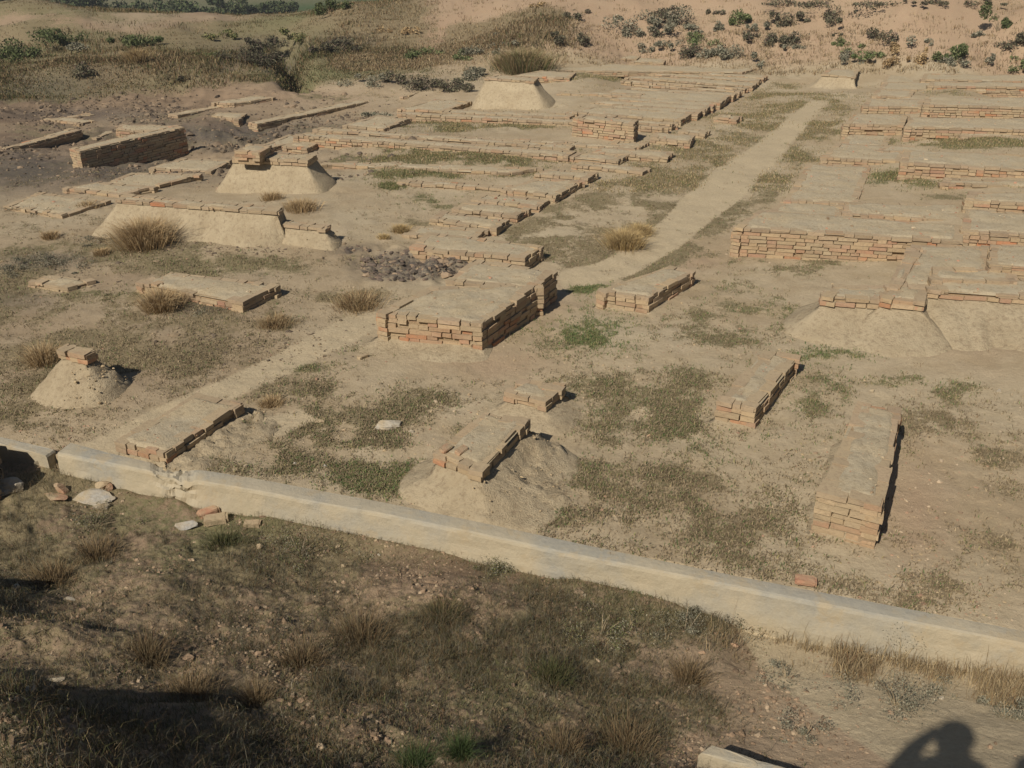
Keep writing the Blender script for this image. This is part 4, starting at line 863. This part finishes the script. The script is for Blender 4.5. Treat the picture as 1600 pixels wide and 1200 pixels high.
c = np.where(sel[:, None], pick(OLIVE, len(T)) * .9, pick(STRAW, len(T)) * .95); o = blades('grass', T, rng.uniform(.03, .14, len(T)) * hm, rng.uniform(.010, .03, len(T)), c * .62, 1.1); tag(o, 'coarse olive and straw grass over the broken ground beyond the dig', 'grass', kind='stuff')
w = inv * (R_ > 32) * (R_ < 44) * (U > 520) * (.15 + veg); P, k = scatter(w, 6000); T = tufts(P, 7, np.full(len(P), .10))
o = blades('scrub', T, rng.uniform(.03, .13, len(T)), rng.uniform(.01, .025, len(T)), pick(np.vstack([STRAW * .8, HB]), len(T)), .9); tag(o, 'sparse dry scrub dotted over the pale mound face', 'scrub', kind='stuff')
# dry weeds in the trench along the wall foot
rw_ = rwall(np.clip(np.arctan2(X, Y), rad(-40), rad(40))) - R0
w = inv * (rw_ > .02) * (rw_ < .5) * (smooth((U - 1080) / 120) + .12 * (U > 900)) * (1 + smooth((U - 1280) / 60)) * (.03 + smooth(fbm(X, Y, .3, 3, 161) * 5 + .1)); P, k = scatter(w, 800); T = tufts(P, 9, np.full(len(P), .03))
o = blades('weeds', T, rng.gamma(2., .03, len(T)) + .01, rng.uniform(.0015, .004, len(T)), pick(np.vstack([STRAW, STRAW[[0, 2]], HB]), len(T)), .7); tag(o, 'dry weeds growing in the trench at the foot of the wall', 'weeds', kind='stuff')

def leafy(name, cen, sx, sy, sz, n, size, pal, parent=None, lobes=6, mat=None):
    """crown of small leaf faces gathered in uneven lobes"""
    L_ = rng.normal(0, .52, (lobes, 3)); L_[:, 2] = np.abs(L_[:, 2]) * .6 + .06; rr = rng.uniform(.16, .55, lobes)
    j = rng.integers(0, lobes, n); d = rng.normal(0, 1, (n, 3)); d /= np.linalg.norm(d, axis=1, keepdims=True); q = L_[j] + d * (rr[j] * rng.random(n) ** .45)[:, None]
    q = q[(q[:, 2] > 0.0)]; n = len(q); q = q * np.array([sx, sy, sz]) * .85 + np.array(cen)
    a = rng.normal(0, 1, (n, 3)); a /= np.linalg.norm(a, axis=1, keepdims=True); b = np.cross(a, rng.normal(0, 1, (n, 3))); b /= np.linalg.norm(b, axis=1, keepdims=True)
    s = (size * rng.uniform(.5, 1.3, n))[:, None]
    Vv = np.stack([q - a * s, q + b * s * .45, q + a * s, q - b * s * .45], 1).reshape(-1, 3); Ff = np.arange(4 * n).reshape(n, 4)
    return link(name, raw_mesh(name, Vv, Ff, {'Col': np.repeat(pick(pal, n) * (.8 + .4 * rng.random(lobes))[rng.integers(0, lobes, n)][:, None], 4, 0)}), mat or M_LEAF, parent)
def stems(name, cen, R1, H1, n, wd, parent):
    a = rng.uniform(0, 6.283, n); e = np.c_[np.cos(a), np.sin(a)] * rng.uniform(.2, 1, (n, 1)) * R1; base = np.array(cen)[None] + np.c_[rng.normal(0, .05 * R1, (n, 2)), np.full(n, -.03)]
    tip = np.array(cen)[None] + np.c_[e, rng.uniform(.4, .9, n) * H1]; V_, F_ = [], []
    for i in range(n):
        for s, p in ((1, base[i]), (.6, (base[i] + tip[i]) / 2 + np.array([0, 0, .08 * H1])), (.25, tip[i])):
            for q in range(4): V_.append(p + wd * s * np.array([math.cos(q * 1.57), math.sin(q * 1.57), 0]))
        o = i * 12
        for l in (0, 4):
            for q in range(4): F_.append([o + l + q, o + l + (q + 1) % 4, o + l + 4 + (q + 1) % 4, o + l + 4 + q])
    return link(name, raw_mesh(name, V_, F_), M_WOOD, parent)
def bush(label, u, v, w, h, pal=None, group=None, name='bush', cat='bush', dens=1.0, size=None):
    """(u, v) middle of the foot in the picture; w, h in picture pixels"""
    g = gat(u, v); d = (g - Vector((0, 0, CAMH))).length; W, H_ = w * d / F, h * d / F
    r_ = empty(name, (g.x, g.y, gz(g.x, g.y) - .02), label, cat, group); n = int(min(2600, max(200, w * h * .9)) * dens)
    leafy('foliage', g - Vector((0, 0, .03)), W * .74, W * .62, H_ * 1.05, int(n * 1.3), size or max(.012, min(.06, d * .0013)), GREYG if pal is None else pal, r_, lobes=max(5, int(w / 6)))
    if w > 14: stems('stem', g, W * .35, H_ * .8, 7, max(.004, W * .012), r_)
    return r_
def tussock(label, u, v, w, h, pal=None, group=None, n=700, name='tussock', cat='grass clump'):
    g = gat(u, v); d = (g - Vector((0, 0, CAMH))).length; W, H_ = w * d / F, h * d / F * .85; n = int(n * 2.2); P = np.repeat(np.array([[g.x, g.y, gz(g.x, g.y)]]), n, 0)
    off = rng.normal(0, .16, (n, 2)) * W; P[:, :2] += off; P[:, 2] += 0; o2 = off / (W * .3) + rng.normal(0, .15, (n, 2))
    o = blades(name, P, rng.uniform(.25, 1.05, n) * H_, np.full(n, max(.0016, d * .00042)), pick(STRAW if pal is None else pal, n), .75, None, o2); 
    o.data.transform(Matrix.Translation(-g)); o.location = g; tag(o, label, cat, group); return o
GOLD = np.array([(.42,.31,.14),(.36,.26,.12),(.30,.21,.10),(.46,.36,.19)]); RUST = np.array([(.34,.24,.12),(.38,.28,.15),(.28,.19,.10),(.43,.33,.19)])
tussock('big rusty tussock in front of the long mud plastered wall', 228, 383, 80, 52, RUST, n=1500)
for (u, v, w, h, lab) in [(85,412,70,20,'low grey scrub mat nearest the left edge of the yard'),(25,425,60,14,'thin grey scrub mat at the left picture edge'),(135,420,44,12,'small grey scrub mat right of the largest mat'),(160,378,60,14,'grey scrub mat below the pale pads'),(345,482,64,10,'dark grey scrub under the crumbling platform front'),(45,330,50,12,'grey scrub in front of the wide pale pad')]:
    bush(lab, u, v, w, h, GREYG * .8, name='scrub_bush', dens=1.4, size=.012)
tussock('small rusty tussock at the corner of the flat rectangular platform', 253, 482, 58, 38, RUST, n=900)
tussock('dry tussock behind the cone shaped mud pier', 70, 565, 55, 34, RUST, n=500)
tussock('bright golden heap of straw beside the dirt street', 975, 385, 62, 34, GOLD, n=1400)
tussock('golden tussock at the near foot of the straw heap', 1000, 366, 40, 22, GOLD, n=600)
tussock('small golden tussock on the left complex pads', 626, 362, 28, 16, GOLD, n=400)
tussock('low straw tussock right of the short mud wall', 600, 372, 22, 9, GOLD, n=200)
tussock('rusty low clump at the foot of the broad mud mass', 470, 328, 60, 22, RUST, n=500)
tussock('second rusty clump left of the first by the mud mass', 425, 312, 36, 16, RUST, n=300)
tussock('straw clump near the notch of the mud pads', 137, 325, 34, 14, RUST, n=250)
tussock('dry clump at the left end of the long mud wall', 80, 372, 26, 14, RUST, n=250)
tussock('dry clump left of the big rusty tussock', 160, 398, 24, 13, RUST, n=250)
tussock('orange dry clump beside the left path', 425, 632, 40, 16, RUST, n=350)
tussock('loose straw heap on the bank above the left path', 560, 478, 90, 26, STRAW, n=900)
tussock('olive and straw clump on the bank above the left path', 430, 508, 60, 20, STRAW, n=500)
tussock('tall straw and green reed clump below the mound', 820, 112, 90, 46, np.vstack([STRAW, OLIVE]), n=1500)
tussock('pale reed clump left of the tall reed clump', 790, 106, 40, 26, STRAW, n=400)
tussock('yellow grass clump on the broken ground at left', 215, 97, 34, 26, np.vstack([STRAW, GOLD]), n=400)
for (u, v, w, h, pal, lab) in [(150,870,80,46,RUST,'rusty clump below the cracked slab'),(80,905,80,36,RUST,'rusty brown clump on the upper left slope'),(350,850,70,26,OLIVE,'olive clump in front of the three loose pieces'),
    (300,1090,90,60,RUST,'rusty clump on the dark lower left slope'),(400,1100,70,50,RUST,'rust red clump on the bottom slope'),(230,1030,80,60,STRAW,'straw clump above the dark patch at the lower left'),(560,1000,110,66,STRAW,'tall straw clump in the middle of the slope'),(470,1040,90,60,STRAW,'straw clump left of the tall middle one'),(690,970,90,50,np.vstack([OLIVE,STRAW]),'olive straw clump high on the middle slope'),
    (1075,1065,70,56,RUST,'brown shrub like clump above the pale rock'),(980,1170,120,60,STRAW,'wide straw clump at the bottom above the kerb'),(880,1180,80,60,STRAW,'straw clump at the bottom left of the kerb'),(860,1060,80,40,OLIVE,'olive clump on the right middle slope'),(650,1200,80,50,GREEN,'bright green grass tuft at the bottom edge'),(720,1180,40,60,GREEN,'green stalks left of the bottom shadow')]:
    tussock(lab, u, v, w, h * .7, pal * .5, n=380, group='grass clumps on the foreground slope')  # darkened palette puts the slope's shading into the blade colours
for (u, v, w, h, pal, lab) in [(785,890,70,34,np.vstack([OLIVE,GREYG]),'pale green weed growing at the foot of the wall'),(1400,1100,120,66,GREYG,'spreading grey green shrub on the flat lane'),(1460,1085,60,24,GREYG,'low grey sprig right of the spreading shrub'),(470,868,110,44,np.vstack([GREYG,OLIVE]),'grey green shrub below the wall at left'),(940,990,90,44,np.vstack([GREYG,OLIVE]),'bluish green shrub right of the olive clump'),(1070,985,100,40,GREYG,'grey shrub by the start of the trench'),(1260,1150,60,30,GREYG,'thin grey herb above the kerb shadow'),(1230,1060,60,26,GREYG,'thin grey herb on the lane'),(1570,1120,60,34,GREYG,'grey herb near the second person shadow'),(150,820,90,24,np.vstack([OLIVE,GREYG]),'green herb patch under the cracked slab')]:
    bush(lab, u, v, w, h, pal, name='shrub', cat='shrub', dens=.8, size=.007)
DK = np.array([(.085,.085,.055),(.12,.115,.07),(.15,.14,.09),(.10,.075,.06)]); GB = np.array([(.09,.12,.045),(.13,.155,.065),(.17,.185,.09)])
GM = 'bushes on the mound face'
for (u, v, w, h, pal, lab) in [(905,26,34,18,DK,'dark purple bush high on the mound left part'),(870,66,34,17,DK,'dark oval bush low on the mound above the far wall'),(911,70,22,18,DK,'round dark bush just right of the dark oval one'),(965,30,18,11,GREYG,'small grey green bush below the dark purple one'),
    (1020,38,60,28,GREYG,'wide grey bush in the big cluster at the mound centre'),(1035,24,40,16,DK,'dark bush crowning the big cluster'),(990,55,34,22,GREYG,'left lobe of the big bush cluster'),(1040,50,30,18,GREYG,'grey green bush at the right of the big cluster'),(1015,56,24,12,DK,'dark low bush beneath the big cluster'),
    (1080,42,34,13,GREYG,'flat grey bush halfway up the mound'),(1083,53,18,11,GREYG,'small bush just under the flat grey one'),(1122,46,20,17,GREYG,'roundish bush right of the flat grey one'),(1117,20,20,9,DK,'small dark bush near the picture top'),(1155,38,38,24,GB,'full green bush near the top of the mound'),(1178,44,22,14,GREYG,'grey bush touching the full green one'),
    (1205,42,20,24,DK,'dark bush at the left of the upper right pair'),(1240,40,36,24,DK,'large dark bush under the mound terrace edge'),(1170,60,26,14,DK,'dark bush in the middle of the mound face'),(1205,68,30,18,DK,'left dark bush of the middle pair'),(1238,66,36,26,DK,'wide dark bush of the middle pair'),(1242,77,26,14,GREYG,'grey tail under the wide dark bush'),
    (1030,72,34,20,GREYG,'grey bush above the second far wall'),(1090,70,36,20,GB,'green bush over the back mud bank'),(1070,90,40,24,DK,'dark bush with grey twigs by the second far wall'),(1108,88,30,22,GREYG,'grey twiggy bush beside the dark one'),(1150,92,38,26,GREYG,'large grey green bush above the bank end'),(1186,103,20,12,GREYG,'small bush at the far end of the cross walls'),(1010,80,20,12,GREYG,'small bush between the two far walls'),
    (1308,34,40,24,DK,'lone dark bush under the terrace right of centre'),(1306,54,12,6,DK,'tiny dark bush under the lone dark one'),(1375,61,36,20,DK,'dark bush with a spiky top on the right mound'),(1312,70,24,14,GB,'green bush top of the small column'),(1318,92,24,20,GREYG,'grey green bush at the foot of the small column'),(1355,88,42,20,GB,'broad green bush above the isolated mud block'),(1395,80,22,20,RUST,'rusty bush at the edge of the bare chute'),(1394,103,22,22,RUST,'rusty clump at the bottom of the bare chute'),
    (1345,98,16,12,GREYG,'small grey bush below the broad green one'),(1455,70,22,14,GREYG,'small grey bush right of the bare chute'),(1440,100,18,26,RUST,'rusty upright bush right of the bare chute'),(1465,96,24,16,GREYG,'grey bush left of the tallest green cluster'),(1487,90,36,28,GB,'green cluster over the far right rooms'),(1500,100,24,14,GREYG,'grey bush at the foot of the green cluster'),
    (1558,50,40,36,GB*.75,'large round dark green bush at the upper right'),(1566,74,34,14,DK,'flat dark bush under the large round one'),(1596,62,24,22,DK,'dark bush cut by the picture edge'),(1530,56,14,8,GREYG,'tiny bush left of the flat dark one'),(1594,108,28,18,GB,'green bush at the right edge above the rooms'),(1545,95,16,12,GREYG,'small dry bush right of the green cluster'),
    (1275,8,80,11,DK,'long dark bush on the terrace edge at the picture top'),(1368,5,46,8,DK,'second dark bush on the terrace edge'),(1430,5,26,8,DK,'third dark bush on the terrace edge'),(1465,5,40,8,DK,'fourth dark bush on the terrace edge'),(1530,5,40,8,DK,'rightmost bush on the terrace edge'),(840,10,24,9,RUST,'dry bush high on the left shoulder of the mound'),(800,72,18,10,GREYG,'low grey bush above the reed clump'),(750,83,44,16,GREYG,'grey bush at the left foot of the mound'),(650,50,24,12,RUST,'reddish bush on the left mound flank'),(605,50,20,14,RUST,'reddish dry bush on the left flank'),(775,55,14,9,GREYG,'tiny bush above the grey foot bush')]:
    bush(lab, u, v, w, h, pal, group=GM, dens=1.3)
GV = 'bushes on the broken ground beyond the dig'
for (u, v, w, h, pal, lab) in [(30,95,80,38,GB*.8,'largest green thicket at the left picture edge'),(90,68,40,22,GB*.7,'dark green bush behind the left thicket'),(205,72,56,24,GB*.7,'wide dark green bush in the middle of the broken ground'),(75,55,30,16,GB*.8,'dark bush behind the left thicket near the ridge'),(130,76,30,12,GREYG,'grey bush right of the left thicket'),(385,100,60,30,DK*.8,'black looking bush beside the gully'),(405,75,50,22,DK*.8,'dark bush above the black looking one'),(530,80,60,24,DK*.9,'dark bush right of the gully'),(620,130,30,20,DK,'dark bush at the right of the gully mouth'),(580,130,40,18,GREYG,'grey rocky bush under the gully'),(680,84,44,14,GB,'bright green bush left of the mound foot'),(720,92,24,14,GB,'small green bush right of the bright one'),(515,22,50,30,GB*.65,'large dark bush on the skyline ridge'),(125,118,34,18,DK,'dark bush on the earth bank'),(296,124,26,12,DK*.8,'dark round bush on the bank top'),(640,92,34,16,GB*.9,'green bush in the hollow left of the mound'),(700,140,70,26,DK,'dark brushwood heap at the back of the left complex'),(735,118,50,20,GREYG,'grey brushwood above the dark heap'),(600,185,50,14,GREYG,'grey brush at the end of the dig'),(320,90,40,16,OLIVE,'olive bush on the broken ground'),(350,60,40,16,OLIVE,'olive bush near the ridge'),(470,62,34,18,OLIVE,'olive bush at the gully head')]:
    bush(lab, u, v, w, h, pal, group=GV, dens=1.4)

# ------------------------------------------------------------------ far trees on the plain
def tree(label, u, v, hpx, wpx, pal):
    d_ = ray(u, v); t = (-4.0 - CAMH) / d_[2]; x, y = d_[0] * t, d_[1] * t; dist = math.hypot(x, y); H_ = hpx * dist / F; W = wpx * dist / F; z0 = gz(x, y)
    r_ = empty('tree', (x, y, z0), label, 'tree', 'trees on the far plain')
    V_, F_ = [], []; segs = 7
    def limb(p0, p1, r0, r1):
        o = len(V_); ax = (p1 - p0).normalized(); s = ax.orthogonal().normalized(); tt = ax.cross(s)
        for k in range(4):
            f = k / 3; p = p0.lerp(p1, f) + s * math.sin(f * 3.1) * (p1 - p0).length * .04; rr = r0 + (r1 - r0) * f
            for q in range(segs): a = q / segs * 6.283; V_.append(p + (s * math.cos(a) + tt * math.sin(a)) * rr)
        for k in range(3):
            for q in range(segs): F_.append([o + k * segs + q, o + k * segs + (q + 1) % segs, o + (k + 1) * segs + (q + 1) % segs, o + (k + 1) * segs + q])
    b0 = Vector((x, y, z0 - .2)); b1 = Vector((x + random.uniform(-.2, .2), y, z0 + H_ * .35)); limb(b0, b1, H_ * .035, H_ * .024)
    for k in range(6):
        a = k * 1.05 + random.random(); limb(b1, b1 + Vector((math.cos(a) * W * .3, math.sin(a) * W * .3, H_ * random.uniform(.2, .45))), H_ * .016, H_ * .005)
    link('trunk', raw_mesh('trunk', V_, F_), M_WOOD, r_)
    leafy('crown', (x, y, z0 + H_ * .22), W * .75, W * .7, H_ * .85, 3200, dist * .0017, pal, r_, lobes=14)
TG = np.array([(.045,.06,.03),(.06,.08,.035),(.085,.10,.045)])
tl = ['dark leafy tree at the far left corner','second dark tree from the left corner on the plain','tree with a pale forked trunk on the plain','slim tree standing alone in the green field','low tree behind the green field','dark tree at the right of the green field','broad tree above the badland ridge','tree left of the ridge dip','small tree over the ridge dip','distant tree above the gully','distant tree left of the skyline bush']
for (u, v, h, w), lab in zip([(18,20,60,60),(70,21,60,50),(100,22,70,50),(150,19,60,26),(205,16,34,44),(232,16,40,40),(280,19,50,60),(318,20,40,36),(352,14,34,40),(400,12,24,34),(440,10,22,30)], tl): tree(lab, u, v, h, w, TG)

# ------------------------------------------------------------------ the photographer and a companion, whose shadows reach the lane
def person(x, y, zf, yaw, label, pose):
    J = pose; me_ = bpy.data.meshes.new('body'); names = list(J['v'].keys()); ii = {n: i for i, n in enumerate(names)}
    me_.from_pydata([J['v'][n][0] for n in names], [(ii[a], ii[b]) for a, b in J['e']], []); me_.update()
    o = bpy.data.objects.new('person', me_); col.objects.link(o); o.location = (x, y, zf); o.rotation_euler = (0, 0, yaw)
    sk = o.modifiers.new('Skin', 'SKIN'); ss = o.modifiers.new('Sub', 'SUBSURF'); ss.levels = 2; ss.render_levels = 2
    for n in names:
        r_ = J['v'][n][1]; me_.skin_vertices[0].data[ii[n]].radius = r_ if isinstance(r_, tuple) else (r_, r_)
    me_.skin_vertices[0].data[ii['pelvis']].use_root = True
    me_.materials.append(plain('dark_cloth', (.06, .07, .1))); tag(o, label, 'person'); return o
def pose(arms_up):
    v = {'pelvis': ((0,0,.95), (.15,.11)), 'belly': ((0,0,1.12), (.14,.10)), 'chest': ((0,0,1.32), (.17,.11)), 'neckb': ((0,0,1.45), .065), 'neck': ((0,.01,1.50), .07), 'face': ((0,.01,1.58), (.115,.10)), 'crown': ((0,-.01,1.67), (.125,.11)), 'top': ((0,-.01,1.74), (.085,.08))}
    e = [('pelvis','belly'),('belly','chest'),('chest','neckb'),('neckb','neck'),('neck','face'),('face','crown'),('crown','top')]
    for s, n in ((-1,'L'),(1,'R')):
        v.update({n+'hip': ((s*.10,0,.88), .10), n+'knee': ((s*.12,.02,.50), .065), n+'ank': ((s*.13,0,.09), .042), n+'toe': ((s*.14,.14,.03), .038)})
        e += [('pelvis',n+'hip'),(n+'hip',n+'knee'),(n+'knee',n+'ank'),(n+'ank',n+'toe')]
        if arms_up: v.update({n+'sh': ((s*.17,-.02,1.38), .085), n+'elb': ((s*.19,.12,1.20), .085), n+'wri': ((s*.13,.12,1.43), .05), n+'palm': ((s*.085,.12,1.51), (.03,.04))}); fd = (-s*.95, .3, .1)
        else: v.update({n+'sh': ((s*.18,0,1.40), .062), n+'elb': ((s*.24,-.02,1.12), .047), n+'wri': ((s*.25,.07,.87), .032), n+'palm': ((s*.25,.08,.79), (.018,.036))}); fd = (0, .2, -1)
        e += [('chest',n+'sh'),(n+'sh',n+'elb'),(n+'elb',n+'wri'),(n+'wri',n+'palm')]
        pc = Vector(v[n+'palm'][0]); f = Vector(fd).normalized()
        for k in range(4):
            l = (.045,.052,.048,.036)[k]; off = Vector((0, (k - 1.5) * .019, 0)) if not arms_up else Vector((0,(k-1.5)*.018, 0)); a = pc + f * .05 + off; b = a + f * l + Vector((-s*.008,.0,0)); c_ = b + f * l * .7 + Vector((-s*.016,0,0))
            for nm, p, r_ in (('a', a, .010), ('b', b, .0085), ('c', c_, .007)): v[f'{n}f{k}{nm}'] = (tuple(p), r_)
            e += [(n+'palm', f'{n}f{k}a'), (f'{n}f{k}a', f'{n}f{k}b'), (f'{n}f{k}b', f'{n}f{k}c')]
        tb = pc + Vector((-s*.02,.035,.0)); v[n+'t1'] = (tuple(tb), .011); v[n+'t2'] = (tuple(tb + f * .035 + Vector((0,.015,0))), .009); e += [(n+'palm',n+'t1'),(n+'t1',n+'t2')]
    return dict(v=v, e=e)
saz_deg = math.atan2(Ld.x, Ld.y)
PX, PY = -.13, -.16
FZ = CAMH - 1.49
ph = person(PX - .16 * Ld.x * 0, PY, FZ, 0, 'person in dark clothes holding a camera up, casting the head and arms shadow', pose(True))
ph2 = person(PX + .60, PY - .03, FZ + .05, 0, 'second person in dark clothes whose shadow enters at the right edge', pose(False))
# ------------------------------------------------------------------ thin dusty air
def haze():
    import bmesh
    bm = bmesh.new(); bmesh.ops.create_cube(bm, size=1); me_ = bpy.data.meshes.new('haze')
    for v in bm.verts: v.co = Vector((v.co.x * 6000, v.co.y * 6000, -5.5 if v.co.z < 0 else 16))
    bm.to_mesh(me_); bm.free(); m = bpy.data.materials.new('dusty_air'); m.use_nodes = True; nt = m.node_tree; nt.nodes.clear()
    out = nt.nodes.new('ShaderNodeOutputMaterial'); pv = nt.nodes.new('ShaderNodeVolumePrincipled')
    pv.inputs['Density'].default_value = HAZE; pv.inputs['Color'].default_value = (.78, .82, .88, 1); nt.links.new(pv.outputs[0], out.inputs['Volume'])
    o = bpy.data.objects.new('haze', me_); col.objects.link(o); me_.materials.append(m); tag(o, None, None, kind='stuff'); o['label'] = 'thin dusty haze over the plain'
HAZE = .0007
haze()
